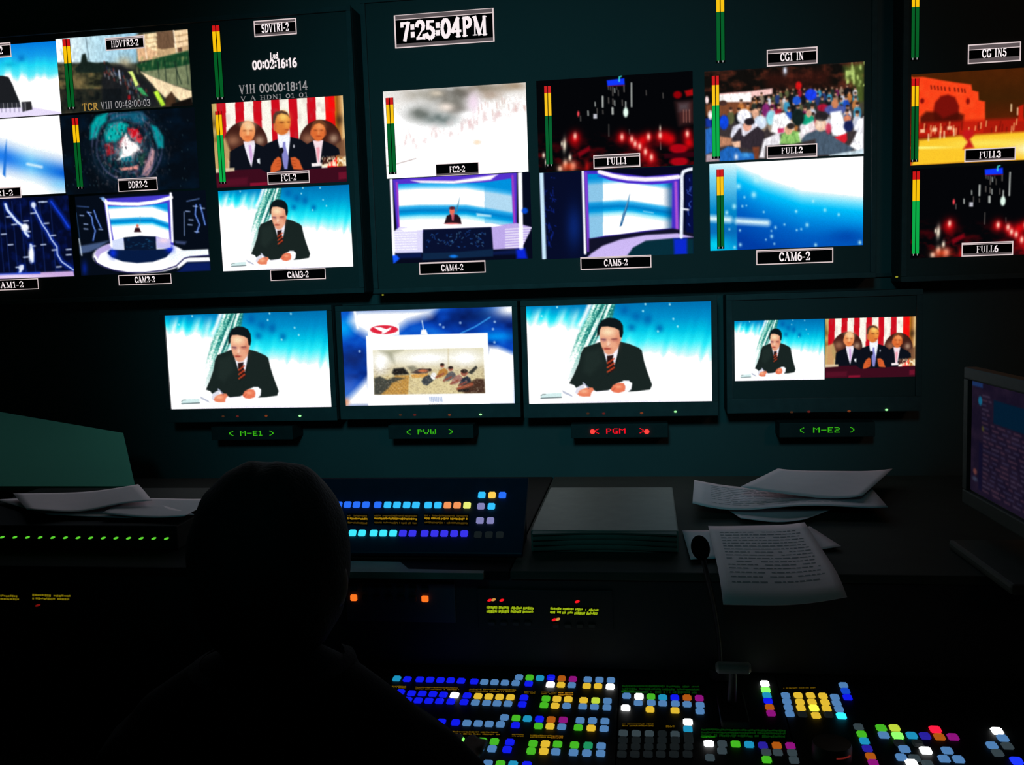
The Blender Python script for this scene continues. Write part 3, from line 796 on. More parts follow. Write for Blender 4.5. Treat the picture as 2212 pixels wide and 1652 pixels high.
def pic_cam2(w, h):
    Q = ((760, 105), (2095, 55), (2130, 860), (812, 925))
    P = Pic(Q, w, h, (5, 12, 24))
    X, Y = P.X, P.Y
    P.poly([(1060, 130), (1760, 95), (1770, 640), (1130, 650)], (70, 60, 205), 1, 8)
    wall = [(1105, 205), (1400, 215), (1715, 180), (1730, 560), (1600, 520), (1430, 515), (1260, 540), (1160, 560)]
    m = np.clip(.5 - P.sd(wall) / 6, 0, 1)
    studio_wave(P, m, 0, 360 - np.clip(X - 1300, -200, 100) * .05 + np.clip(X - 1560, 0, 300) * .35, 78, 0, 0)
    P.line([(1060, 135), (1100, 175), (1260, 185), (1420, 188), (1600, 168), (1755, 125)], 36, (255, 250, 255), 1, 8)
    P.line([(1085, 150), (1115, 400), (1140, 620)], 24, (250, 248, 255), 1, 8)
    P.line([(1750, 85), (1758, 570)], 24, (248, 248, 255), 1, 8)
    P.poly([(1020, 118), (1060, 112), (1095, 150), (1070, 160)], (120, 170, 240), .9, 14)
    keep = P.I.copy()
    # stage ring
    P.ell(1420, 725, 480, 170, (252, 252, 255), 1, 10)
    P.poly([(1700, 665), (2110, 645), (2115, 710), (1880, 730), (1860, 770), (1700, 800)], (240, 248, 255), 1, 10)
    P.poly([(1840, 735), (2120, 725), (2130, 765), (1900, 775), (1800, 850)], (250, 250, 255), 1, 10)
    P.line([(955, 745), (975, 790), (1050, 830), (1150, 865), (1300, 888), (1480, 885), (1650, 862), (1790, 815), (1870, 740), (1930, 722), (2120, 708)], 11, (25, 20, 80), 1, 6)
    P.poly([(1090, 690), (1120, 655), (1300, 655), (1600, 650), (1760, 640), (1740, 680), (1690, 730), (1560, 775), (1400, 790), (1250, 775), (1140, 735)], (6, 26, 66), 1, 12)
    P.blob(1150, 690, 40, 50, (10, 50, 230), .9)
    P.line([(1085, 150), (1115, 400), (1140, 620)], 24, (250, 248, 255), 1, 8)
    P.mix(m, P.I * 0 + 0, 0)
    P.blob(1730, 640, 40, 40, (10, 40, 225), .9)
    P.poly([(960, 700), (985, 650), (1110, 590), (1130, 640), (1020, 700), (990, 750)], (150, 120, 215), .6, 18)
    P.I = np.where((m[..., None] > .5), keep, P.I)
    # reader and desk
    P.ell(1407, 410, 14, 18, (225, 120, 100), 1, 6)
    P.poly([(1370, 475), (1385, 430), (1425, 430), (1445, 475)], (50, 20, 28), 1, 6)
    P.line([(1432, 400), (1436, 310)], 6, (120, 160, 180), .8, 5)
    P.poly([(1145, 560), (1262, 530), (1262, 655), (1150, 650)], (215, 225, 255), 1, 8)
    P.poly([(1590, 520), (1740, 550), (1740, 630), (1600, 640)], (200, 195, 245), 1, 8)
    P.blob(1670, 560, 50, 25, (255, 225, 240), .9)
    P.poly([(1262, 530), (1430, 512), (1590, 520), (1595, 655), (1270, 660)], (8, 22, 48), 1, 6)
    r2 = np.random.default_rng(9)
    for k in range(30):
        x, y = 1285 + r2.random() * 290, 545 + r2.random() * 90
        P.line([(x, y), (x + 18, y + (r2.random() - .5) * 16)], 4, (30, 100, 150), .7, 4)
    # dark side sets with maps
    P.poly([(800, 700), (800, 620), (1120, 560), (1000, 640), (900, 680)], (90, 115, 165), .75, 24)
    P.line([(797, 545), (822, 715)], 12, (225, 240, 255), .9, 10)
    P.blob(850, 850, 30, 70, (8, 40, 170), .7)
    for pts in ([(890, 265), (935, 320), (945, 400), (970, 460), (945, 560)], [(960, 250), (985, 330), (1030, 430)], [(2000, 200), (1990, 300), (2030, 400), (2000, 480)], [(2040, 200), (2070, 330), (2085, 400)]):
        P.line(pts, 15, (20, 60, 190), .9, 12)
        P.line(pts, 7, (170, 210, 255), .9, 7)
    for x, y in ((870, 390), (870, 440), (1025, 445), (830, 300), (910, 270), (1945, 350), (1935, 400), (1915, 265), (1990, 215), (2060, 235), (2000, 470)):
        P.line([(x - 18, y), (x + 20, y + 3)], 12, (165, 190, 240), .8, 8)
    P.line([(785, 205), (905, 215)], 12, (60, 90, 150), .8, 8)
    P.line([(1910, 165), (2030, 140)], 12, (90, 120, 180), .8, 8)
    P.line([(770, 270), (805, 540)], 5, (60, 110, 170), .8, 5)
    P.line([(1880, 270), (1878, 510)], 8, (150, 180, 235), .8, 6)
    P.poly([(1780, 560), (1900, 570), (1880, 600), (1790, 590)], (70, 85, 130), .8, 18)
    P.poly([(1900, 780), (2130, 770), (2130, 860), (1800, 880)], (10, 30, 100), .9, 30)
    return P

def pic_map(w, h):
    Q = ((-655, 150), (680, 95), (752, 925), (-590, 980))
    P = Pic(Q, w, h, (4, 10, 38))
    X, Y = P.X, P.Y
    P.mix(np.clip(fbm(X / 60, Y / 80) * 2 - 1, 0, 1), (8, 30, 120), .8)
    for x in (-560, -460, -360, -250, -150, -40, 20, 105, 190, 290, 390, 500):
        P.line([(x, 150), (x + 60, 880)], 5, (40, 80, 190), .6, 5)
    riv = [[(40, 180), (60, 240), (110, 300), (160, 360), (210, 400), (240, 420), (240, 470), (275, 510)], [(320, 170), (345, 240), (380, 310), (420, 390), (470, 460), (510, 540), (570, 620), (575, 700), (620, 775), (740, 860)], [(510, 155), (560, 230), (620, 310), (690, 420)], [(300, 600), (315, 680), (320, 770)], [(215, 820), (180, 905)], [(-500, 200), (-420, 330), (-380, 480), (-250, 600), (-200, 800)], [(-120, 170), (-160, 300), (-60, 470), (-80, 640)]]
    for k, pts in enumerate(riv):
        c = (25, 70, 225) if k == 2 else (215, 232, 255)
        P.line(pts, 46, (10, 50, 200), .75, 40)
        P.line(pts, 12 if k in (1, 2) else 26, c, 1, 10)
    P.ell(240, 420, 40, 40, (240, 245, 255), 1, 20)
    P.ell(305, 700, 28, 80, (240, 245, 255), 1, 20)
    P.ell(200, 840, 26, 30, (235, 240, 255), 1, 16)
    P.ell(328, 190, 24, 30, (225, 235, 255), 1, 16)
    for x, y in ((75, 310), (130, 390), (250, 355), (325, 275), (270, 465), (460, 380), (530, 505), (545, 655), (320, 615), (90, 600), (430, 600), (20, 490), (250, 730), (170, 835), (590, 830), (690, 650), (690, 705), (405, 160), (440, 160)):
        P.line([(x - 22, y), (x + 24, y - 4)], 15, (190, 205, 235), .9, 9)
    P.poly([(-600, 960), (-595, 930), (740, 872), (752, 930), (-590, 985)], (205, 170, 225), 1, 14)
    P.poly([(-600, 925), (400, 880), (400, 900), (-600, 945)], (20, 60, 210), .9, 16)
    P.blob(150, 930, 300, 22, (250, 235, 255), .8)
    return P

def pic_swirl(w, h):
    Q = ((598, 860), (1935, 790), (1960, 1590), (655, 1650))
    P = Pic(Q, w, h, (5, 12, 20))
    X, Y = P.X, P.Y
    P.mix(np.clip(fbm(X / 160, Y / 120) * 2 - .9, 0, 1), (4, 28, 52), .7)
    R = np.hypot(X - 1260, (Y - 1180) * .92)
    A = np.arctan2(Y - 1180, X - 1260)
    sw = fbm(A * 2.2 + R / 160, R / 60 + 3)
    P.mix(np.clip(1.15 - R / 380, 0, 1) * np.clip(sw * 2 - .3, 0, 1), (22, 70, 100), .9)
    P.poly([(895, 1100), (905, 960), (960, 870), (1080, 830), (1060, 920), (1000, 980), (960, 1090)], (0, 165, 165), 1, 34)
    P.poly([(1040, 1050), (1080, 950), (1200, 920), (1280, 960), (1230, 1060), (1140, 1130), (1060, 1120)], (0, 180, 175), 1, 40)
    P.poly([(1100, 840), (1420, 830), (1470, 900), (1400, 960), (1250, 900), (1100, 920)], (15, 95, 125), .9, 40)
    P.poly([(1500, 960), (1560, 980), (1620, 1080), (1620, 1190), (1570, 1195), (1530, 1090)], (0, 150, 155), 1, 26)
    P.poly([(1270, 990), (1370, 1000), (1420, 1090), (1400, 1150), (1320, 1110), (1280, 1050)], (205, 12, 28), 1, 20)
    P.poly([(1040, 1150), (1110, 1140), (1140, 1240), (1060, 1270)], (160, 20, 32), 1, 24)
    P.poly([(1170, 1130), (1250, 1070), (1280, 1150), (1190, 1190)], (185, 40, 55), .9, 20)
    P.mix(np.clip(1.1 - R / 330, 0, 1) * np.clip((fbm(X / 22, Y / 50) - .5) * 3, 0, 1), (0, 150, 150), .8)
    P.mix(np.clip(1.1 - R / 300, 0, 1) * np.clip((fbm(X / 26 + 30, Y / 45) - .58) * 4, 0, 1), (190, 40, 50), .8)
    P.blob(1290, 1180, 110, 80, (255, 240, 240), .7)
    P.blob(1250, 1250, 90, 60, (240, 245, 245), .6)
    star = [(1255, 1040), (1300, 1120), (1360, 1150), (1400, 1230), (1330, 1230), (1280, 1290), (1160, 1310), (1220, 1240), (1200, 1150)]
    P.poly(star, (255, 250, 248), 1, 22)
    P.poly([(1200, 1290), (1300, 1270), (1320, 1320), (1220, 1330)], (10, 110, 130), 1, 18)
    P.poly([(1180, 1390), (1300, 1375), (1370, 1360), (1370, 1400), (1200, 1415)], (235, 150, 140), 1, 18)
    P.poly([(1370, 1260), (1440, 1240), (1420, 1360), (1390, 1380)], (30, 70, 60), .9, 20)
    P.poly([(1500, 1190), (1535, 1220), (1510, 1380), (1460, 1470), (1400, 1460), (1450, 1330)], (215, 160, 165), .9, 24)
    for rr in (300, 345, 240):
        m = np.exp(-((R - rr) / 10) ** 2) * np.clip(vnoise(A * 3, A * 0 + rr), 0, 1)
        P.mix(m, (90, 90, 130), .6)
    P.mix(np.clip(1.2 - R / 420, 0, 1) * np.clip((fbm(X / 16 + 4, Y / 36) - .6) * 4, 0, 1), (225, 190, 195), .7)
    P.mix(np.clip(1.2 - R / 420, 0, 1) * np.clip((fbm(X / 16 + 64, Y / 36) - .58) * 4, 0, 1), (8, 20, 34), .8)
    r2 = np.random.default_rng(12)
    for k in range(46):
        x, y = 640 + r2.random() * 1290, 850 + r2.random() * 740
        P.line([(x, y), (x + 3, y + 14)], 4, (70, 110, 120), .7, 4)
    return P

def pic_street(w, h):
    Q = ((562, 110), (1855, 10), (1915, 775), (600, 850))
    P = Pic(Q, w, h, (40, 44, 36))
    X, Y = P.X, P.Y
    sky = np.clip((360 - Y) / 30, 0, 1) * np.clip((1380 - X) / 40, 0, 1)
    P.mix(sky, ramp(X, [(560, (245, 252, 255)), (900, (190, 225, 238)), (1350, (150, 200, 225))]))
    P.mix(np.clip((Y - 330) / 60, 0, 1) * (X < 1150), ramp(fbm(X / 60, Y / 50), [(.2, (24, 28, 22)), (.5, (78, 76, 48)), (.75, (120, 100, 62))]), .95)
    P.poly([(740, 400), (800, 340), (815, 260), (850, 250), (870, 330), (960, 350), (1060, 330), (1130, 390), (1100, 440), (760, 440)], (22, 34, 30), 1, 16)
    P.line([(855, 95), (885, 330)], 6, (30, 45, 55), .9, 4)
    P.blob(780, 530, 70, 60, (130, 110, 70), .8)
    P.blob(1230, 340, 80, 60, (175, 165, 135), .9)
    # buildings upper right
    P.poly([(1350, 70), (1860, 10), (1870, 240), (1600, 300), (1370, 330)], (205, 170, 125), 1, 8)
    P.poly([(1540, 40), (1720, 20), (1735, 190), (1610, 210), (1560, 200)], (110, 82, 60), 1, 10)
    for k in range(5):
        P.poly([(1440, 60 + 48 * k), (1545, 45 + 48 * k), (1555, 78 + 48 * k), (1460, 98 + 48 * k)], (255, 228, 180), 1, 6)
    for k in range(3):
        P.poly([(1720, 30 + 60 * k), (1860, 12 + 60 * k), (1865, 50 + 60 * k), (1730, 78 + 60 * k)], (255, 220, 175), .95, 8)
        P.poly([(1760, 85 + 55 * k), (1800, 80 + 55 * k), (1805, 120 + 55 * k), (1765, 128 + 55 * k)], (80, 55, 45), .9, 8)
    P.poly([(1350, 190), (1440, 180), (1560, 240), (1500, 310), (1370, 330)], (235, 185, 140), .9, 16)
    P.line([(1425, 60), (1450, 300)], 9, (255, 245, 225), .9, 5)
    P.line([(1715, 20), (1750, 250)], 9, (255, 245, 225), .9, 5)
    # hedge and fence
    P.poly([(1350, 360), (1580, 290), (1870, 220), (1880, 370), (1700, 400), (1500, 430), (1400, 430)], (22, 70, 40), 1, 20)
    P.mix(((X > 1350) & (Y > 280) & (Y < 460)) * np.clip(vnoise(X / 14, Y / 50) - .55, 0, 1) * 2, (150, 160, 100), .7)
    P.poly([(1400, 430), (1700, 395), (1880, 360), (1900, 620), (1700, 560), (1520, 490)], (120, 130, 95), 1, 18)
    for x0, x1 in ((1720, 1800), (1630, 1650), (1740, 1760), (1840, 1870), (1560, 1580)):
        P.line([(x0, 330), (x1, 560)], 8, (20, 36, 30), .9, 5)
    # kerb, crowd and marshals
    P.poly([(1390, 430), (1500, 480), (1700, 560), (1905, 630), (1915, 740), (1840, 770), (1740, 690), (1640, 700), (1540, 600)], (255, 228, 185), 1, 16)
    P.poly([(1640, 700), (1700, 630), (1740, 690), (1750, 780), (1640, 790)], (70, 48, 32), 1, 16)
    P.poly([(1700, 760), (1910, 690), (1920, 790), (1700, 790)], (18, 14, 12), 1, 14)
    P.poly([(1040, 370), (1200, 360), (1330, 440), (1500, 560), (1560, 780), (1000, 820), (1000, 500)], (26, 28, 32), .95, 40)
    r2 = np.random.default_rng(2)
    for k in range(80):
        t = r2.random()
        x, y = 1050 + t * 380 + (r2.random() - .5) * 120, 380 + t * 300 + (r2.random() - .5) * 120
        c = ((150, 60, 50), (150, 150, 160), (70, 90, 80), (40, 60, 90))[k % 4]
        P.line([(x, y), (x + 4, y + 26)], 11, c, .7, 8)
    P.poly([(1265, 430), (1310, 425), (1370, 560), (1340, 585), (1300, 480)], (225, 245, 130), 1, 12)
    P.poly([(1520, 640), (1560, 620), (1640, 770), (1600, 785)], (190, 240, 60), 1, 14)
    P.poly([(1350, 590), (1400, 590), (1465, 680), (1400, 660)], (60, 165, 95), 1, 14)
    P.line([(1175, 420), (1185, 500)], 15, (225, 235, 255), .9, 8)
    P.ell(1275, 690, 12, 26, (200, 20, 30), 1, 10)
    P.mix(((Y > 600) & (X < 1200)) * 1.0, (12, 18, 22), .65)
    P.grain(.22, 12, 36)
    P.soft = 2
    return P

def pic_reader_close(w, h):
    Q = ((-780, 185), (520, 125), (590, 880), (-740, 950))
    P = Pic(Q, w, h, WHT)
    X, Y = P.X, P.Y
    yb = 470 + (vnoise(X / 38, Y * 0) - .5) * 90
    P.I = ramp((Y - 120) / (yb - 120), [(0, (0, 120, 225)), (.4, (20, 160, 235)), (.65, (30, 215, 245)), (.9, (90, 235, 250)), (1.08, WHT)])
    P.blob(190, 290, 35, 40, (0, 100, 190), .7)
    P.blob(70, 350, 60, 30, (0, 160, 205), .6)
    P.poly([(-520, 900), (-500, 620), (-380, 520), (-200, 460), (0, 465), (60, 480), (100, 560), (130, 640), (170, 740), (200, 900)], (28, 30, 34), 1, 10)
    P.ell(-230, 350, 100, 140, (235, 165, 135), 1, 14)
    P.ell(-230, 230, 110, 60, (20, 22, 26), 1, 14)
    P.poly([(-300, 470), (-180, 470), (-220, 640)], (240, 240, 250), 1, 10)
    P.poly([(-740, 830), (300, 800), (590, 860), (590, 900), (-740, 960)], (235, 225, 255), 1, 10)
    P.poly([(190, 745), (285, 740), (300, 825), (200, 850)], (40, 40, 44), 1, 10)
    for k in range(14):
        P.line([(-60 + 22 * k, 755), (-55 + 22 * k, 850)], 7, (240, 240, 250) if k % 2 else (90, 90, 110), .7, 5)
    return P

def pic_light_sweep(w, h):
    Q = ((-750, 940), (585, 880), (655, 1640), (-690, 1700))
    P = Pic(Q, w, h, WHT)
    X, Y = P.X, P.Y
    yc = 1330 + (X - 200) * .28
    t = (Y - yc) / 130
    P.mix(np.exp(-t * t * 1.3), ramp(X, [(-700, (60, 190, 250)), (50, (30, 120, 235)), (300, (90, 190, 250)), (650, (0, 90, 215))]), 1)
    P.blob(600, 1560, 120, 70, (120, 205, 250), .8)
    P.line([(260, 1350), (405, 1380)], 26, (225, 245, 255), .9, 24)
    P.poly([(0, 1450), (20, 1230), (42, 1105), (40, 1300), (28, 1480)], (20, 110, 215), .9, 10)
    P.blob(100, 1600, 400, 40, WHT, .9)
    return P

def pic_preview(w, h):
    Q = ((35, 128), (2132, 75), (2168, 1255), (98, 1272))
    P = Pic(Q, w, h, (0, 50, 160))
    X, Y = P.X, P.Y
    P.I = ramp(fbm(X / 300, Y / 220), [(.15, (4, 28, 105)), (.5, (8, 70, 190)), (.85, (20, 120, 230))])
    P.blob(1700, 180, 300, 120, (8, 24, 70), .6)
    P.blob(180, 700, 160, 120, (20, 36, 95), .7)
    P.blob(60, 330, 130, 110, (0, 170, 250), .9)
    P.blob(140, 1060, 120, 150, (70, 110, 205), .7)
    P.blob(1950, 440, 200, 60, (0, 150, 245), .9)
    P.poly([(200, 110), (1200, 90), (1130, 180), (850, 260), (740, 340), (370, 430), (230, 350), (150, 250)], WHT, 1, 130)
    P.line([(200, 128), (240, 330)], 30, WHT, .9, 20)
    P.blob(2110, 110, 190, 90, WHT, 1)
    P.poly([(1840, 560), (1960, 570), (2180, 660), (2180, 1280), (1700, 1280)], WHT, 1, 70)
    P.poly([(90, 1280), (110, 1200), (230, 1080), (370, 930), (430, 1280)], WHT, 1, 90)
    P.blob(100, 1230, 40, 60, (250, 160, 100), .8)
    P.line([(1500, 400), (1680, 320), (1865, 205)], 16, (60, 165, 245), .9, 12)
    for x, y in ((262, 612), (1248, 292), (1290, 325), (1498, 272), (1922, 262), (1918, 512), (1900, 350)):
        P.ell(x, y, 15, 15, (170, 205, 240), .8, 12)
    P.line([(1028, 245), (1045, 350)], 13, (225, 245, 255), .9, 7)
    P.poly([(1010, 410), (1018, 355), (1075, 350), (1100, 410)], WHT, 1, 12)
    # white graphic card, red oval badge with a white bird
    P.poly([(365, 300), (745, 290), (750, 415), (365, 430)], WHT, 1, 8)
    P.ell(562, 350, 170, 54, (225, 38, 62), 1, 6)
    P.poly([(430, 318), (520, 320), (590, 345), (655, 318), (640, 348), (600, 375), (560, 398), (530, 400), (540, 375), (480, 350)], WHT, 1, 6)
    P.poly([(340, 425), (1835, 395), (1860, 1260), (370, 1285)], WHT, 1, 7)
    # photograph of a bare room with people seated on mats
    ph = [(420, 598), (1783, 575), (1803, 1132), (443, 1142)]
    m = np.clip(.5 - P.sd(ph) / 6, 0, 1)
    sc = ramp(np.clip((Y - 600) / 260, 0, 1), [(0, (238, 232, 200)), (.4, (250, 246, 225)), (1, (225, 210, 165))])
    sc = sc * (1 - .07 * fbm(X / 90, Y / 90)[..., None])
    keep = P.I.copy()
    P.mix(m, sc)
    P.blob(1080, 700, 300, 80, WHT, .9)
    P.blob(1560, 700, 160, 100, WHT, .9)
    P.blob(520, 760, 100, 150, WHT, .95)
    P.poly([(500, 600), (790, 596), (680, 640), (690, 760), (640, 720), (600, 660)], (135, 135, 110), .6, 60)
    P.line([(1350, 585), (1350, 780)], 10, (200, 180, 130), .6, 20)
    P.poly([(430, 930), (660, 900), (880, 890), (1500, 900), (1800, 950), (1800, 1135), (443, 1142)], (228, 212, 160), 1, 50)
    P.poly([(700, 905), (870, 905), (855, 1140), (500, 1140), (640, 1010)], (205, 155, 75), 1, 14)
    P.mix(((X > 500) & (X < 860) & (Y > 920) & (Y < 1140)) * np.clip(np.sin(X / 7) * np.sin((Y + X * .2) / 8), 0, 1) * m * (X > 1140 - Y * .6), (150, 100, 40), .6)
    P.poly([(890, 900), (1100, 880), (1100, 930), (910, 940)], (225, 165, 80), 1, 12)
    P.poly([(660, 880), (680, 825), (800, 815), (840, 850), (870, 895), (690, 905)], (28, 28, 28), 1, 24)
    P.poly([(840, 800), (920, 790), (980, 830), (900, 870)], (110, 110, 95), .7, 30)
    dk = ((50, 58, 62), (62, 48, 42), (120, 62, 50))
    P.poly([(440, 1140), (440, 940), (510, 915), (600, 960), (680, 930), (820, 940), (660, 1000), (620, 1060), (520, 1140)], (58, 62, 58), .95, 24)
    P.poly([(890, 880), (990, 825), (1130, 830), (1100, 880), (980, 890)], (70, 55, 55), 1, 14)
    P.ell(1125, 845, 20, 18, (45, 30, 25), 1, 8)
    P.ell(1040, 855, 55, 18, (205, 115, 75), 1, 14)
    P.poly([(1020, 980), (1050, 930), (1110, 900), (1130, 920), (1170, 970), (1090, 1035), (1040, 1020)], (60, 66, 70), 1, 14)
    P.ell(1170, 918, 38, 42, (250, 250, 250), 1, 10)
    for cx, cy, c in ((1280, 850, (190, 130, 60)), (1375, 890, (95, 95, 100)), (1460, 930, (170, 120, 110)), (1560, 950, (36, 44, 60))):
        P.poly([(cx - 90, cy + 90), (cx - 40, cy), (cx + 20, cy - 30), (cx + 60, cy), (cx + 70, cy + 40), (cx - 20, cy + 90)], c, 1, 14)
        P.line([(cx - 80, cy + 85), (cx + 10, cy + 40)], 22, (150, 75, 60), .9, 12)
    for cx, cy, r in ((1275, 790, 26), (1378, 830, 30), (1545, 880, 42)):
        P.ell(cx, cy, r, r, (175, 100, 80), 1, 8)
        P.ell(cx, cy - r * .45, r * 1.02, r * .6, (40, 30, 28), 1, 8)
    P.poly([(1590, 880), (1690, 795), (1710, 820), (1640, 900)], (50, 52, 50), 1, 12)
    P.poly([(1600, 1000), (1700, 950), (1800, 960), (1800, 1130), (1560, 1130), (1450, 1080)], (70, 46, 36), 1, 24)
    P.line([(1470, 1075), (1640, 1020)], 36, (165, 85, 60), 1, 20)
    P.line([(1480, 1100), (1590, 1090)], 28, (30, 26, 26), 1, 16)
    out = np.clip(.5 - P.sd(ph) / 6, 0, 1)[..., None]
    P.I = P.I * out + keep * (1 - out)
    P.mix(out[..., 0] * np.clip((Y - 760) / 80, 0, 1) * np.clip((fbm(X / 14, Y / 9) - .5) * 1.6, 0, 1), (90, 70, 50), .8)
    P.mix(out[..., 0] * np.clip((Y - 780) / 80, 0, 1) * np.clip((fbm(X / 12 + 50, Y / 10) - .58) * 2, 0, 1), (250, 240, 210), .8)
    for k in range(8):
        x = 1120 + k * 21
        P.line([(x, 1172), (x + 6, 1225 + (k % 3) * 5)], 8, (85, 120, 190), .75, 7)
    for k in range(6):
        P.line([(1120 + k * 28, 1262), (1134 + k * 28, 1258)], 6, (90, 70, 70), .7, 5)
    return P

def pic_desktop(w, h):
    """list window on the workstation screen, unit coordinates x 100"""
    P = Pic(((0, 0), (100, 0), (100, 75), (0, 75)), w, h, (36, 28, 52))
    X, Y = P.X, P.Y
    P.mix(np.clip(fbm(X / 9, Y / 7) * 1.8 - .6, 0, 1), (58, 42, 66), .8)
    P.poly([(0, 0), (12, 0), (12, 3), (0, 3)], (40, 70, 130), 1, 1)
    P.poly([(24, 9), (70, 9), (70, 24), (24, 24)], (6, 44, 72), 1, 1)
    P.ell(9.5, 12, 2.2, 3, (30, 135, 180), 1, 1)
    P.ell(13, 30, 1.5, 1.8, (95, 90, 50), .9, 1)
    P.ell(5, 61, 2.2, 2, (150, 85, 80), .9, 1.5)
    P.ell(5, 66, 3, 1.5, (80, 85, 115), .9, 1.5)
    P.poly([(9, 40), (13, 40), (13, 72), (9, 72)], (26, 24, 58), .8, 2)
    r2 = np.random.default_rng(31)
    for row in range(22):
        y = 8 + row * 3
        x = 14 if row > 6 else 12
        while x < 96:
            l = 2 + r2.random() * 6
            c = ((110, 95, 125), (85, 80, 120), (125, 85, 105))[int(r2.random() * 3)]
            P.line([(x, y), (x + l, y)], 1.1, c, .55, 1.0)
            x += l + 2 + r2.random() * 3
            if row < 6 and x > 20: break
    return P

# ------------------------------------------------------------------ the room
YS, YW = 2.60, 2.70          # plane of the screens, plane of the wall
def quad_rect(q):
    p = [onY(x, y, YS) for x, y in q]
    return ((p[0].x + p[3].x) / 2, (p[1].x + p[2].x) / 2, (p[2].z + p[3].z) / 2, (p[0].z + p[1].z) / 2)
def wall(name, a, b, mat):
    o = MB().box(a, b).build(name, mat)
    tag(o, kind='structure')
    return o
M_FLOOR = surf('dark_carpet', (0.02, 0.022, 0.022), 0.95, spec=0.1, scale=300, amount=.5)
M_SIDE = surf('dark_side_wall_paint', (0.03, 0.032, 0.03), 0.9, spec=0.1, scale=8)
wall('floor', (-3.2, -1.6, -0.05), (2.4, 2.8, 0), M_FLOOR)
wall('wall_back', (-3.2, YW, 0), (2.4, YW + 0.1, 2.9), M_WALL)
wall('wall_left', (-3.3, -1.6, 0), (-3.2, 2.8, 2.9), M_SIDE)
wall('wall_right', (2.4, -1.6, 0), (2.5, 2.8, 2.9), M_SIDE)
wall('baseboard_back', (-3.2, YW - 0.015, 0), (2.4, YW, 0.09), M_BLK)
zt = onY(300, 646, YW).z
wall('trim_1', (-3.2, YW - 0.012, zt - 0.006), (2.4, YW, zt + 0.004), M_BEZ)

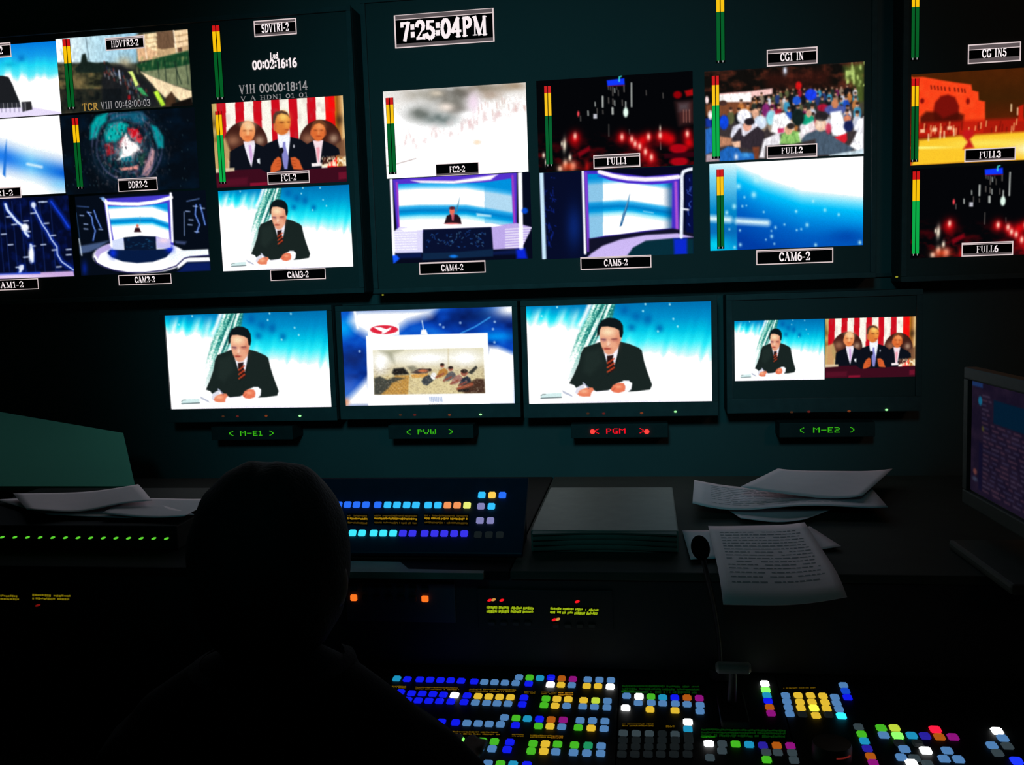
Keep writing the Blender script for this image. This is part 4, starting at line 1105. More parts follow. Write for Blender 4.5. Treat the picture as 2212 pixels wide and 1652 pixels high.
# ------------------------------------------------------------------ lettering
def arc(cx, cy, rx, ry, a0, a1, n=9):
    return [(cx + rx * math.cos(math.radians(a0 + (a1 - a0) * k / n)), cy + ry * math.sin(math.radians(a0 + (a1 - a0) * k / n))) for k in range(n + 1)]
T, N = 1.0, .42      # thick and thin strokes of the roman letters
GL = {
 '0': (.62, [(arc(.31, .5, .23, .45, 90, 270), T), (arc(.31, .5, .23, .45, -90, 90), T)]),
 '1': (.48, [([(.26, .02), (.26, .98), (.12, .85)], T), ([(.08, .02), (.44, .02)], N)]),
 '2': (.60, [(arc(.30, .70, .21, .26, 170, -30), T), ([(.47, .56), (.09, .06)], N), ([(.08, .05), (.52, .05), (.54, .2)], T)]),
 '3': (.58, [(arc(.27, .73, .20, .23, 160, -80), T), (arc(.27, .27, .22, .25, 85, -165), T)]),
 '4': (.62, [([(.42, .02), (.42, .98), (.06, .3), (.58, .3)], T), ([(.28, .02), (.56, .02)], N)]),
 '5': (.58, [([(.50, .93), (.16, .93), (.14, .56)], T), (arc(.27, .31, .23, .28, 110, -165), T)]),
 '6': (.60, [(arc(.50, .45, .40, .52, 105, 180), T), (arc(.30, .30, .21, .27, 0, 360, 14), T)]),
 '7': (.56, [([(.08, .78), (.08, .93), (.50, .93), (.24, .02)], T)]),
 '8': (.60, [(arc(.30, .73, .18, .22, 0, 360, 14), T), (arc(.30, .27, .22, .25, 0, 360, 14), T)]),
 ':': (.28, [([(.14, .22), (.14, .34)], 1.3), ([(.14, .64), (.14, .76)], 1.3)]),
 '-': (.36, [([(.05, .36), (.31, .36)], T)]),
 'A': (.74, [([(.10, .02), (.36, .97)], N), ([(.36, .97), (.62, .02)], 1.15), ([(.19, .34), (.53, .34)], N), ([(.0, .02), (.2, .02)], N), ([(.5, .02), (.74, .02)], N)]),
 'C': (.66, [(arc(.36, .5, .28, .47, 40, 320, 14), T), ([(.58, .66), (.58, .93)], N)]),
 'D': (.72, [([(.16, .02), (.16, .98)], T), (arc(.30, .5, .34, .46, -90, 90), T), ([(.04, .03), (.32, .03)], N), ([(.04, .97), (.32, .97)], N)]),
 'F': (.60, [([(.16, .02), (.16, .98)], T), ([(.04, .96), (.56, .96), (.56, .78)], N), ([(.16, .52), (.42, .52)], N), ([(.02, .02), (.32, .02)], N)]),
 'G': (.70, [(arc(.36, .5, .28, .47, 45, 330, 14), T), ([(.60, .06), (.60, .42)], T), ([(.44, .42), (.68, .42)], N)]),
 'H': (.76, [([(.16, .02), (.16, .98)], T), ([(.60, .02), (.60, .98)], T), ([(.16, .5), (.60, .5)], N), ([(.03, .02), (.29, .02)], N), ([(.03, .98), (.29, .98)], N), ([(.47, .02), (.73, .02)], N), ([(.47, .98), (.73, .98)], N)]),
 'I': (.36, [([(.18, .02), (.18, .98)], T), ([(.04, .02), (.32, .02)], N), ([(.04, .98), (.32, .98)], N)]),
 'L': (.58, [([(.16, .02), (.16, .98)], T), ([(.03, .98), (.30, .98)], N), ([(.03, .03), (.54, .03), (.54, .22)], N)]),
 'M': (.92, [([(.14, .02), (.16, .97)], N), ([(.16, .97), (.45, .06)], T), ([(.45, .06), (.76, .97)], N), ([(.76, .97), (.77, .02)], T), ([(.02, .02), (.27, .02)], N), ([(.63, .02), (.91, .02)], N), ([(.02, .98), (.2, .98)], N), ([(.74, .98), (.9, .98)], N)]),
 'N': (.76, [([(.14, .02), (.14, .97)], N), ([(.14, .97), (.60, .04)], T), ([(.60, .04), (.60, .98)], N), ([(.02, .02), (.27, .02)], N), ([(.48, .98), (.73, .98)], N)]),
 'P': (.62, [([(.16, .02), (.16, .98)], T), (arc(.28, .73, .26, .24, -90, 90), T), ([(.04, .97), (.30, .97)], N), ([(.16, .48), (.30, .48)], N), ([(.03, .02), (.32, .02)], N)]),
 'R': (.70, [([(.16, .02), (.16, .98)], T), (arc(.28, .74, .25, .23, -90, 90), T), ([(.04, .97), (.30, .97)], N), ([(.30, .5), (.58, .04)], T), ([(.03, .02), (.30, .02)], N), ([(.54, .02), (.70, .02)], N)]),
 'S': (.56, [(arc(.28, .73, .19, .24, 30, 250), T), (arc(.28, .27, .21, .26, 80, -150), T)]),
 'T': (.66, [([(.33, .02), (.33, .98)], T), ([(.05, .78), (.05, .97), (.61, .97), (.61, .78)], N), ([(.19, .02), (.47, .02)], N)]),
 'U': (.74, [([(.16, .98), (.16, .32)], T), (arc(.37, .32, .21, .29, 180, 360), N), ([(.58, .32), (.58, .98)], N), ([(.03, .98), (.29, .98)], N), ([(.47, .98), (.70, .98)], N)]),
 'V': (.72, [([(.10, .97), (.36, .03)], T), ([(.36, .03), (.62, .97)], N), ([(.0, .98), (.22, .98)], N), ([(.52, .98), (.72, .98)], N)]),
 'l': (.26, [([(.13, .02), (.13, .98)], T)]),
 'u': (.52, [([(.12, .62), (.12, .2)], T), (arc(.26, .2, .14, .17, 180, 360), N), ([(.40, .02), (.40, .62)], T)]),
 'd': (.54, [(arc(.26, .32, .18, .3, 0, 360, 12), T), ([(.44, .02), (.44, .98)], T)]),
 ' ': (.40, []),
}
def text_shapes(mb, s, cx, cz, height, width, y, wgt=.105, mi=0):
    """flat roman letters centred at cx, cz in the plane y, squeezed to the given width"""
    tot = sum(GL[c][0] for c in s) + .07 * (len(s) - 1)
    k = width / tot
    x = cx - width / 2
    for c in s:
        gw, strokes = GL[c]
        for pts, t in strokes:
            P = [Vector((x + a * k, 0, cz - height / 2 + b * height)) for a, b in pts]
            for p, q in zip(P[:-1], P[1:]):
                d = (q - p)
                if d.length < 1e-7: continue
                d.normalize()
                n = Vector((-d.z, 0, d.x))
                # vertical strokes scale with the width of the letter, level ones with its height
                hw = wgt * t * height / 2 * (abs(n.z) * .8 + abs(n.x) * min(1.1, k / height * 1.2))
                e = d * hw * .8
                mb.add([(v.x, y, v.z) for v in (p - e - n * hw, q + e - n * hw, q + e + n * hw, p - e + n * hw)], [[0, 1, 2, 3]], mi)
        x += (gw + .07) * k
    return mb
M_TXT = glow('caption_white', (250, 238, 240), 1.0)
M_TXT2 = glow('caption_rim', (235, 215, 215), .9)
M_BAND = glow('caption_grey_band', (92, 82, 84), 1.0)
M_MR, M_MY, M_MG, M_MG2 = glow('meter_red', (205, 22, 22)), glow('meter_yellow', (250, 195, 10)), glow('meter_green', (4, 92, 36)), glow('meter_bright_green', (10, 170, 70))
M_DIMTXT = glow('readout_grey', (150, 148, 150), 1.0)
M_AMB = glow('readout_amber', (190, 150, 70), .8)

def caption(parent, s, q, band=(.17, .2), rim=.0028, tw=.6, th=.5, txtz=0.0, nobox=False, off=0):
    x0, x1, z0, z1 = quad_rect(q)
    mb = MB()
    y = YS - .0022
    def R(a, b, c, d, yy, mi):
        mb.add([(a, yy, c), (b, yy, c), (b, yy, d), (a, yy, d)], [[0, 1, 2, 3]], mi)
    R(x0, x1, z0, z1, y, 0)
    h = z1 - z0
    if band[0]: R(x0, x1, z1 - band[0] * h, z1, y - .0002, 2)
    if band[1]: R(x0, x1, z0, z0 + band[1] * h, y - .0002, 2)
    if not nobox:
        for a, b, c, d in ((x0, x1, z1 - rim, z1), (x0, x1, z0, z0 + rim), (x0, x0 + rim, z0, z1), (x1 - rim, x1, z0, z1)):
            R(a, b, c, d, y - .0004, 3)
        if band[0]: R(x0, x1, z1 - band[0] * h - rim * .6, z1 - band[0] * h, y - .0004, 3)
    text_shapes(mb, s, (x0 + x1) / 2 + off, (z0 + z1) / 2 + txtz * h, h * th, (x1 - x0) * tw, y - .0006, .13, 1)
    return mb.build('caption', [M_LBLK, M_TXT, M_BAND, M_TXT2], parent)
def meter(parent, x, w, y0, yr, yy, yg, bright=False):
    """twin audio level bars; pixel rows of the top, end of red, end of yellow, end of green"""
    mb = MB()
    gx = onY(x + w / 2, yg, YS).x - onY(x - w / 2, yg, YS).x
    cx = (onY(x, y0, YS).x + onY(x, yg, YS).x) / 2
    zs = [onY(x, v, YS).z for v in (y0, yr, yy, yg)]
    Y = YS - .0014
    mb.add([(cx - gx * .56, Y, zs[3] - .006), (cx + gx * .56, Y, zs[3] - .006), (cx + gx * .56, Y, zs[0]), (cx - gx * .56, Y, zs[0])], [[0, 1, 2, 3]], 3)
    for sx in (-1, 1):
        a, b = sorted((cx + sx * gx * .06, cx + sx * gx * .5))
        for k in range(3):
            mb.add([(a, Y - .0003, zs[k + 1]), (b, Y - .0003, zs[k + 1]), (b, Y - .0003, zs[k]), (a, Y - .0003, zs[k])], [[0, 1, 2, 3]], k)
        mb.add([(a + gx * .15, Y - .0003, zs[3] - .005), (a + gx * .28, Y - .0003, zs[3] - .005), (a + gx * .28, Y - .0003, zs[3]), (a + gx * .15, Y - .0003, zs[3])], [[0, 1, 2, 3]], 4)
    return mb.build('level_meter', [M_MR, M_MY, M_MG2 if bright else M_MG, M_LBLK, M_DIMTXT], parent)

def display_body(t, X0, X1, Z0, Z1, bez):
    b = MB()
    ys = YS + .004
    yf = YS - .006
    b.box((X0 - bez, ys, Z0 - bez), (X1 + bez, YW - .001, Z1 + bez), bev=.004)
    b.build('housing', M_BEZ, t)
    f = MB()
    f.box((X0 - bez, yf, Z1), (X1 + bez, ys, Z1 + bez), bev=.002)
    f.box((X0 - bez, yf, Z0 - bez), (X1 + bez, ys, Z0), bev=.002)
    f.box((X0 - bez, yf, Z0), (X0, ys, Z1), bev=.002)
    f.box((X1, yf, Z0), (X1 + bez, ys, Z1), bev=.002)
    f.build('bezel', M_BEZ, t)
    g = MB().box((X0, YS + .0006, Z0), (X1, ys - .0001, Z1))
    g.build('screen', M_GLASS, t)
def led(parent, px, py, mat, r=.0028, Y=None, n='power_light', sx=1.6):
    Y = YS - .006 if Y is None else Y
    p = onY(px, py, Y)
    mb = MB()
    mb.ball((p.x, Y - .0005, p.z), (r * sx, r * .7, r), seg=12, ring=8)
    return mb.build(n, mat, parent, True)

def Zp(px, py): return onY(px, py, YS).z
def Xp(px, py): return onY(px, py, YS).x
# three large multiviewer displays -----------------------------------
PPW, PPH = 250, 162
def tile(t, pic, q, name='picture', w=PPW, h=PPH, gain=1.0):
    x0, x1, z0, z1 = quad_rect(q)
    return screen_mesh(name, pic if isinstance(pic, Pic) else pic(w, h), x0, x1, z0, z1, t, YS, gain=gain)

XL3 = (Xp(140, 330) * 1 )
TW = Xp(452, 500) - Xp(165, 500)
D1 = empty('video_wall_display', (onY(480, 640, YS).x, YW, Zp(480, 640)), 'large left video wall display showing a red and white striped flag behind three men', 'display', 'video wall displays')
display_body(D1, Xp(165, 500) - TW * 1.06, Xp(775, 575), Zp(480, 632), Zp(480, 45), .014)
D2 = empty('video_wall_display', (onY(1350, 620, YS).x, YW, Zp(1350, 620)), 'large middle video wall display with the clock reading 7:25:04PM', 'display', 'video wall displays')
display_body(D2, Xp(815, 560), Xp(1880, 540), Zp(1350, 606), Zp(1350, -36), .014)
D3 = empty('video_wall_display', (onY(2300, 600, YS).x, YW, Zp(2300, 600)), 'large video wall display at far right with a red lit gateway picture', 'display', 'video wall displays')
display_body(D3, Xp(1958, 540), Xp(1958, 540) + (Xp(1880, 540) - Xp(815, 560)), Zp(2000, 596), Zp(2000, -36), .014)
led(D2, 827, 637, glow('tiny_yellow_light', (150, 150, 40), 1.0), .0022)
led(D3, 1937, 598, glow('tiny_yellow_light', (150, 150, 40), 1.0), .0022)

# left display
Q_READ = ((-160, 108), (125, 90), (128, 249), (-150, 262))
Q_SWP = ((-148, 264), (127, 252), (143, 418), (-135, 430))
Q_MAP = ((-130, 434), (148, 424), (160, 597), (-118, 606))
Q_STREET = ((122, 85), (404, 62), (417, 228), (131, 245))
Q_SW = ((130, 248), (421, 234), (430, 407), (143, 420))
Q_C2 = ((164, 423), (446, 412), (453, 583), (173, 597))
Q_FC1 = ((455, 225), (739, 206), (751, 396), (470, 402))
Q_C3 = ((469, 411), (752, 401), (765, 575), (484, 586))
a = tile(D1, pic_reader_close, Q_READ)
caption(a, 'HDVTR1-2', ((-68, 98), (24, 92), (26, 124), (-66, 130)), band=(.15, .15))
a = tile(D1, pic_light_sweep, Q_SWP)
caption(a, 'DDR1-2', ((-48, 408), (46, 403), (48, 427), (-46, 432)), band=(0, .2), nobox=False, tw=.62, th=.5)
a = tile(D1, pic_map, Q_MAP)
caption(a, 'CAM1-2', ((-42, 607), (82, 600), (86, 623), (-38, 630)), band=(0, 0), rim=.0022, tw=.48, th=.56)
a = tile(D1, pic_street, Q_STREET)
caption(a, 'HDVTR2-2', ((227, 82), (312, 77), (313, 105), (230, 110)), band=(.14, .12), tw=.7, th=.5)
meter(a, 149, 15, 84, 100, 137, 232)
x = text_shapes(MB(), 'V1H 00:48:00:03', Xp(272, 225), Zp(272, 225), .020, Xp(325, 225) - Xp(218, 225), YS - .003, .10)
x.build('timecode', M_DIMTXT, a)
x = text_shapes(MB(), 'TCR', Xp(196, 231), Zp(196, 231), .020, Xp(212, 225) - Xp(178, 225), YS - .003, .14)
x.build('timecode', M_AMB, a)
a = tile(D1, pic_swirl, Q_SW)
caption(a, 'DDR2-2', ((255, 387), (340, 382), (342, 410), (257, 415)), band=(.12, .0), tw=.48, th=.5, rim=.0022)
meter(a, 168, 13, 255, 270, 308, 404)
a = tile(D1, pic_cam2, Q_C2)
caption(a, 'CAM2-2', ((256, 595), (370, 590), (372, 612), (258, 617)), band=(0, 0), rim=.0022, tw=.38, th=.56)
# the empty recorder window above the speech
for (s, cx, cy, hh, xa, xb, m, wg) in (('Lud', 592, 120, .016, 584, 601, M_TXT, .17), ('00:02:16:16', 593, 138, .024, 545, 641, M_TXT, .15), ('V1H 00:00:18:14', 590, 189, .024, 516, 664, M_DIMTXT, .11), ('V A HDNI 01 01', 592, 209, .012, 520, 666, M_DIMTXT, .13)):
    text_shapes(MB(), s, Xp(cx, cy), Zp(cx, cy), hh, Xp(xb, cy) - Xp(xa, cy), YS - .0004, wg, 0).build('timecode', m, D1)
a = D1
caption(a, 'SDVTR1-2', ((548, 46), (640, 39), (642, 74), (551, 81)), band=(.2, .2), tw=.64, th=.5)
meter(a, 471, 16, 55, 68, 112, 211)
a = tile(D1, pic_speech, Q_FC1, w=300, h=196)
caption(a, 'FC1-2', ((577, 373), (668, 367), (671, 394), (580, 400)), band=(.16, .2), tw=.36, th=.5)
meter(a, 477, 13, 240, 248, 292, 393, True)
a = tile(D1, pic_newsreader, Q_C3, w=300, h=196)
caption(a, 'CAM3-2', ((584, 584), (703, 578), (705, 602), (586, 607)), band=(0, 0), rim=.0022, tw=.38, th=.56)

# middle display
ck = MB()
x0, x1, z0, z1 = quad_rect(((850, 36), (1066, 15), (1069, 88), (855, 107)))
def RR(mb, a, b, c, d, y, mi): mb.add([(a, y, c), (b, y, c), (b, y, d), (a, y, d)], [[0, 1, 2, 3]], mi)
y = YS - .001
RR(ck, x0, x1, z0, z1, y, 0)
hh = z1 - z0
RR(ck, x0, x1, z1 - hh * .13, z1, y - .0002, 2)
RR(ck, x0, x1, z0, z0 + hh * .13, y - .0002, 2)
for q in ((x0, x1, z1 - .0015, z1), (x0, x1, z0, z0 + .003), (x0, x0 + .004, z0, z1), (x1 - .004, x1, z0, z1), (x0, x1, z1 - hh * .13 - .002, z1 - hh * .13)):
    RR(ck, *q, y - .0004, 3)
text_shapes(ck, '7:25:04PM', (x0 + x1) / 2 - .001, (z0 + z1) / 2, hh * .55, (x1 - x0) * .86, y - .0006, .165, 1)
ck.build('clock_readout', [M_LBLK, M_TXT, M_BAND, M_TXT2], D2)
Q_SMK = ((826, 199), (1135, 177), (1142, 371), (837, 385))
Q_C4 = ((840, 386), (1145, 373), (1150, 557), (849, 570))
Q_CTY = ((1156, 172), (1497, 156), (1498, 356), (1166, 372))
Q_C5 = ((1164, 373), (1496, 358), (1498, 547), (1171, 561))
Q_CRD = ((1521, 150), (1866, 138), (1867, 333), (1524, 349))
Q_C6 = ((1533, 354), (1866, 338), (1863, 529), (1534, 542))
a = tile(D2, pic_smoke, Q_SMK)
caption(a, 'FC2-2', ((941, 355), (1034, 350), (1035, 376), (942, 381)), band=(.0, .2), tw=.36, th=.5, rim=.0014)
meter(a, 845, 15, 211, 226, 267, 372)
a = tile(D2, pic_cam4, Q_C4, w=290, h=186)
caption(a, 'CAM4-2', ((905, 568), (1048, 561), (1050, 588), (907, 594)), band=(.08, .1), rim=.0026, tw=.33, th=.5)
a = tile(D2, pic_city, Q_CTY, w=290, h=186)
caption(a, 'FULL1', ((1281, 337), (1382, 329), (1384, 359), (1283, 366)), band=(.2, .16), tw=.42, th=.5)
meter(a, 1185, 14, 186, 201, 250, 355)
a = tile(D2, pic_cam5, Q_C5, w=290, h=186)
caption(a, 'CAM5-2', ((1253, 557), (1406, 549), (1408, 577), (1255, 584)), band=(.1, .1), rim=.0026, tw=.33, th=.5)
a = tile(D2, pic_crowd, Q_CRD, w=300, h=186)
caption(a, 'FULL2', ((1655, 316), (1764, 309), (1766, 338), (1657, 344)), band=(.0, .28), tw=.42, th=.46, txtz=.06)
meter(a, 1546, 15, 164, 184, 228, 338, True)
a = tile(D2, pic_blue, Q_C6, w=290, h=186)
caption(a, 'CAM6-2', ((1633, 541), (1799, 534), (1800, 566), (1634, 573)), band=(.1, .0), rim=.0026, tw=.4, th=.56)
meter(a, 1556, 14, 366, 382, 422, 533)
a = caption(D2, 'CG1 IN', ((1655, 108), (1765, 101), (1766, 137), (1657, 145)), band=(.22, .22), tw=.46, th=.44)
meter(D2, 1556, 17, -33, -20, 26, 131)

# right display
a = caption(D3, 'CG IN5', ((2090, 97), (2205, 90), (2204, 132), (2090, 139)), band=(.26, .26), tw=.46, th=.42)
meter(D3, 1977, 16, -45, -30, 15, 125)
Q_G = ((1968, 158), (2318, 143), (2316, 342), (1967, 356))
Q_N = ((1968, 362), (2318, 352), (2316, 546), (1968, 558))
a = tile(D3, pic_gate, Q_G, w=290, h=186)
caption(a, 'FULL3', ((2082, 323), (2193, 317), (2194, 345), (2083, 351)), band=(.0, .2), tw=.42, th=.5)
meter(a, 1976, 15, 170, 186, 230, 345)
a = tile(D3, pic_city, Q_N, w=290, h=186)
caption(a, 'FULL6', ((2076, 526), (2188, 519), (2188, 549), (2077, 556)), band=(.12, .22), tw=.42, th=.46)
meter(a, 1978, 15, 370, 388, 434, 548, True)
# the other windows of this display lie beyond the edge of the frame

# four preview monitors below --------------------------------------------
M_TAL = surf('tally_box_plastic', (0.07, 0.075, 0.075), 0.6, spec=0.2)
def monitor(q_screen, label, leds, pics):
    x0, x1, z0, z1 = quad_rect(q_screen)
    t = empty('preview_monitor', ((x0 + x1) / 2, YW, z0 - .07), label, 'monitor', 'preview monitors in the lower row')
    bz, bb = .016, .040
    ys = YS + .004
    MB().box((x0 - bz, ys, z0 - bb), (x1 + bz, YW - .001, z1 + bz), bev=.004).build('housing', M_BEZ, t)
    f = MB()
    f.box((x0 - bz, YS - .006, z1), (x1 + bz, ys, z1 + bz), bev=.002)
    f.box((x0 - bz, YS - .006, z0 - bb), (x1 + bz, ys, z0), bev=.002)
    f.box((x0 - bz, YS - .006, z0), (x0, ys, z1), bev=.002)
    f.box((x1, YS - .006, z0), (x1 + bz, ys, z1), bev=.002)
    f.build('bezel', M_BEZ, t)
    MB().box((x0, YS + .0006, z0), (x1, ys - .0001, z1)).build('screen', M_GLASS, t)
    for pic, q in pics:
        a0, a1, b0, b1 = quad_rect(q)
        screen_mesh('picture', pic, a0, a1, b0, b1, t, YS)
    cols = [((70, 42, 25), .8), ((95, 30, 25), .9), ((120, 55, 25), .9), ((150, 255, 150), 1.6)]
    for k, (lx, ly) in enumerate(leds):
        led(t, lx, ly, glow('indicator_%s' % 'abcd'[k], *cols[k]), .0028 if k < 3 else .0026, n='indicator_light')
    return t
Q1, Q2, Q3, Q4 = ((355, 681), (705, 671), (718, 879), (372, 883)), ((737, 672), (1106, 663), (1112, 872), (747, 875)), ((1137, 661), (1535, 651), (1539, 866), (1143, 872)), ((1582, 648), (1978, 638), (1978, 854), (1582, 862))
monitor(Q1, 'lower row monitor at far left, full size picture of a newsreader writing', [(482, 899), (513, 899), (575, 898), (648, 898)], [(pic_newsreader(330, 198), Q1)])
monitor(Q2, 'lower row monitor with a white framed picture and red oval badge', [(865, 896), (896, 896), (971, 896), (1038, 895)], [(pic_preview(370, 206), Q2)])
monitor(Q3, 'brightest lower row monitor above the red PGM sign, newsreader in a dark suit', [(1270, 893), (1304, 893), (1386, 892), (1459, 889)], [(pic_newsreader(390, 210), Q3)])
monitor(Q4, 'lower row monitor at the right with two small pictures side by side', [(1710, 890), (1747, 889), (1834, 888), (1915, 885)],
        [(pic_newsreader(210, 136), ((1587, 694), (1781, 688), (1781, 819), (1587, 823))), (pic_speech(210, 136), ((1783, 688), (1977, 684), (1977, 812), (1783, 818)))])
# tally name displays under them -----------------------------------------
DOT = {'<': ['..#', '.#.', '#..', '#..', '#..', '.#.', '..#'], '>': ['#..', '.#.', '..#', '..#', '..#', '.#.', '#..'],
       'M': ['#...#', '##.##', '#.#.#', '#...#', '#...#', '#...#', '#...#'], '-': ['....', '....', '....', '####', '....', '....', '....'],
       'E': ['####', '#...', '#...', '###.', '#...', '#...', '####'], '1': ['.#.', '##.', '.#.', '.#.', '.#.', '.#.', '###'],
       '2': ['###.', '...#', '...#', '.##.', '#...', '#...', '####'], 'P': ['###.', '#..#', '#..#', '###.', '#...', '#...', '#...'],
       'V': ['#...#', '#...#', '#...#', '#...#', '.#.#.', '.#.#.', '..#..'], 'W': ['#...#', '#...#', '#...#', '#.#.#', '#.#.#', '#.#.#', '.#.#.'],
       'G': ['.###', '#...', '#...', '#.##', '#..#', '#..#', '.###']}
def tally(parts, py, xa, xb, mat, label, lamps=None):
    z = Zp((xa + xb) / 2, py)
    xL, xR = Xp(xa, py), Xp(xb, py)
    t = empty('tally_display', ((xL + xR) / 2, YW, z - .022), label, 'tally sign', 'tally signs under the preview monitors')
    yf = YS + .012
    MB().box((xL - .055, yf, z - .020), (xR + .055, YW - .001, z + .020), bev=.002).build('housing', M_TAL, t)
    mb = MB()
    for s, px, wpx in parts:
        cols = sum(len(DOT[c][0]) + 1 for c in s) - 1
        X0, X1 = Xp(px - wpx / 2, py), Xp(px + wpx / 2, py)
        st = (X1 - X0) / cols
        sz = .0021
        x = X0
        for c in s:
            for r, rowp in enumerate(DOT[c]):
                for k, ch in enumerate(rowp):
                    if ch == '#':
                        cx, cz = x + (k + .5) * st, z + (3 - r) * sz * 1.0
                        RR(mb, cx - st * .46, cx + st * .46, cz - sz * .46, cz + sz * .46, yf - .0008, 0)
            x += (len(DOT[c][0]) + 1) * st
    mb.build('lettering', mat, t)
    for px in (lamps or []):
        p = onY(px, py, yf)
        MB().ball((p.x, yf - .001, p.z), (.0072, .003, .0066), seg=14, ring=8).build('tally_lamp', glow('tally_red_lamp', (255, 45, 40), 2.4), t, True)
G_UMD = glow('tally_green', (60, 190, 20), .95)
R_UMD = glow('tally_red', (255, 10, 35), 1.1)
tally([('<', 496, 9), ('M-E1', 539, 48), ('>', 583, 9)], 937, 490, 590, G_UMD, 'green dot matrix sign reading M-E1 under the far left monitor')
tally([('<', 881, 9), ('PVW', 920, 40), ('>', 972, 9)], 934, 876, 980, G_UMD, 'green dot matrix sign reading PVW')
tally([('<', 1289, 9), ('PGM', 1330, 42), ('>', 1386, 9)], 932, 1275, 1400, R_UMD, 'red dot matrix sign reading PGM with two bright red lamps', [1280, 1397])
tally([('<', 1734, 9), ('M-E2', 1787, 58), ('>', 1843, 9)], 930, 1730, 1847, G_UMD, 'green dot matrix sign reading M-E2 under the right monitor')

# ------------------------------------------------------------------ console desk
DTOP = 0.75
ZS = 1.0                 # script shelf height
YF = 1.60                # front face of the raised part
YB = onY(1300, 1052, 1).y  # placeholder
YB = onZ(1300, 1050, ZS).y
XD0, XD1 = -1.75, 1.55
desk = empty('control_desk', (-0.1, 1.7, 0), 'long dark control room desk in front of the monitor wall', 'desk')
MB().box((XD0, 1.18, DTOP - .035), (XD1, 2.42, DTOP), bev=.006).build('desktop', M_DESK, desk)
for x in (XD0 + .02, -.15, XD1 - .05):
    MB().box((x, 1.28, 0), (x + .03, 2.38, DTOP - .036), bev=.003).build('leg_panel', M_DESK, desk)
MB().box((XD0 + .06, 2.34, .12), (XD1 - .06, 2.36, DTOP - .036)).build('back_panel', M_DESK, desk)
rs = empty('console_riser', (-0.1, 1.9, DTOP), 'raised dark console housing with a grey script shelf on top', 'console housing')
b = MB()
b.box((XD0, YF, DTOP + .001), (XD1, 2.36, ZS - .016), bev=.004)
b.build('cabinet', M_BLK, rs)
XG = onZ(1140, 1150, ZS).x
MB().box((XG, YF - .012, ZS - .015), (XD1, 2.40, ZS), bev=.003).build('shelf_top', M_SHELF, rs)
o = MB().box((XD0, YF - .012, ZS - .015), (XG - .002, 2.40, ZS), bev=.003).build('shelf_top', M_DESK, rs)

# upright source selector panel -------------------------------------------
BASEP = onZ(940, 1236, ZS + .012)
TY = .155
A0 = Vector((0, 1.655, ZS + .015)); A1 = Vector((0, 1.775, ZS + .130))
up = (A1 - A0).normalized()
NA = Vector((0, -up.z, up.y)).normalized()
xl, xr = onP(600, 1150, A0, NA).x, onP(1132, 1150, A0, NA).x
Ms = Matrix(((1, 0, 0, 0), (0, up.y, -NA.y, A0.y), (0, up.z, -NA.z, A0.z), (0, 0, 0, 1)))  # x, along slope, depth
SL = (A1 - A0).length
sel = empty('source_selector_panel', ((xl + xr) / 2, 1.74, ZS), 'tilted dark blue panel with two rows of lit blue buttons and amber readouts', 'control panel')
b = MB()
b.box((xl, -.004, 0.0005), (xr, SL, .013), 0, .003, Ms)
b.build('panel_body', M_NAVY, sel)
b = MB()
b.add([(xl + .01, 1.69, ZS + .0005), (xr - .01, 1.69, ZS + .0005), (xr - .01, 1.80, ZS + .0005), (xl + .01, 1.80, ZS + .0005), (xl + .01, 1.70, ZS + .03), (xr - .01, 1.70, ZS + .03), (xr - .01, 1.80, ZS + .108), (xl + .01, 1.80, ZS + .108)],
      [[0, 3, 2, 1], [0, 1, 5, 4], [1, 2, 6, 5], [2, 3, 7, 6], [3, 0, 4, 7], [4, 5, 6, 7]])
b.build('wedge_stand', M_BLK, sel)
BTN = {}
def button_mesh(w, d, h, mat, key):
    k = (key, mat.name)
    if k in BTN: return BTN[k]
    bm = bmesh.new()
    bmesh.ops.create_cube(bm, size=1)
    for v in bm.verts:
        t = .86 if v.co.z > 0 else 1
        v.co = Vector((v.co.x * w * t, v.co.y * d * t, (v.co.z + .5) * h))
    bmesh.ops.bevel(bm, geom=list(bm.edges), offset=min(w, d) * .12, segments=2, affect='EDGES')
    # shallow dish on the cap
    me = bpy.data.meshes.new('button')
    bm.to_mesh(me)
    bm.free()
    me.materials.append(mat)
    BTN[k] = me
    return me
def put(parent, me, P, up_, nrm, name='button'):
    o = bpy.data.objects.new(name, me)
    COL.objects.link(o)
    o.parent = parent
    o.matrix_parent_inverse = parent.matrix_basis.inverted()
    y = up_.normalized(); z = nrm.normalized(); x = y.cross(z)
    o.matrix_basis = Matrix(((x.x, y.x, z.x, P.x), (x.y, y.y, z.y, P.y), (x.z, y.z, z.z, P.z), (0, 0, 0, 1)))
    return o
BC = {'B': ((15, 25, 235), 1.0), 'L': ((85, 135, 190), .85), 'Y': ((225, 185, 50), 1.0), 'G': ((70, 185, 35), .95), 'W': ((255, 255, 255), 2.6), 'C': ((30, 150, 195), .9),
      'O': ((190, 95, 20), .8), 'P': ((150, 20, 130), .85), 'D': ((28, 34, 36), .6), 'd': ((62, 76, 82), .7), 'V': ((45, 35, 170), .8), 'g': ((30, 150, 95), .9),
      'R': ((255, 20, 50), 1.8), 'r': ((190, 215, 60), 1.0), 'c': ((40, 215, 255), 2.0), 'y': ((255, 240, 60), 1.7), 'b': ((20, 40, 255), 2.0), 'n': ((120, 255, 90), 1.6),
      's': ((40, 110, 250), 1.0), 't': ((50, 190, 250), 1.05), 'u': ((60, 225, 250), 1.1), 'v': ((55, 50, 235), 1.0), 'o': ((245, 150, 90), 1.0), 'k': ((235, 240, 120), 1.0), 'z': ((135, 135, 190), .9), 'e': ((250, 200, 80), 1.1),
      'f': ((18, 70, 200), 1.0)}
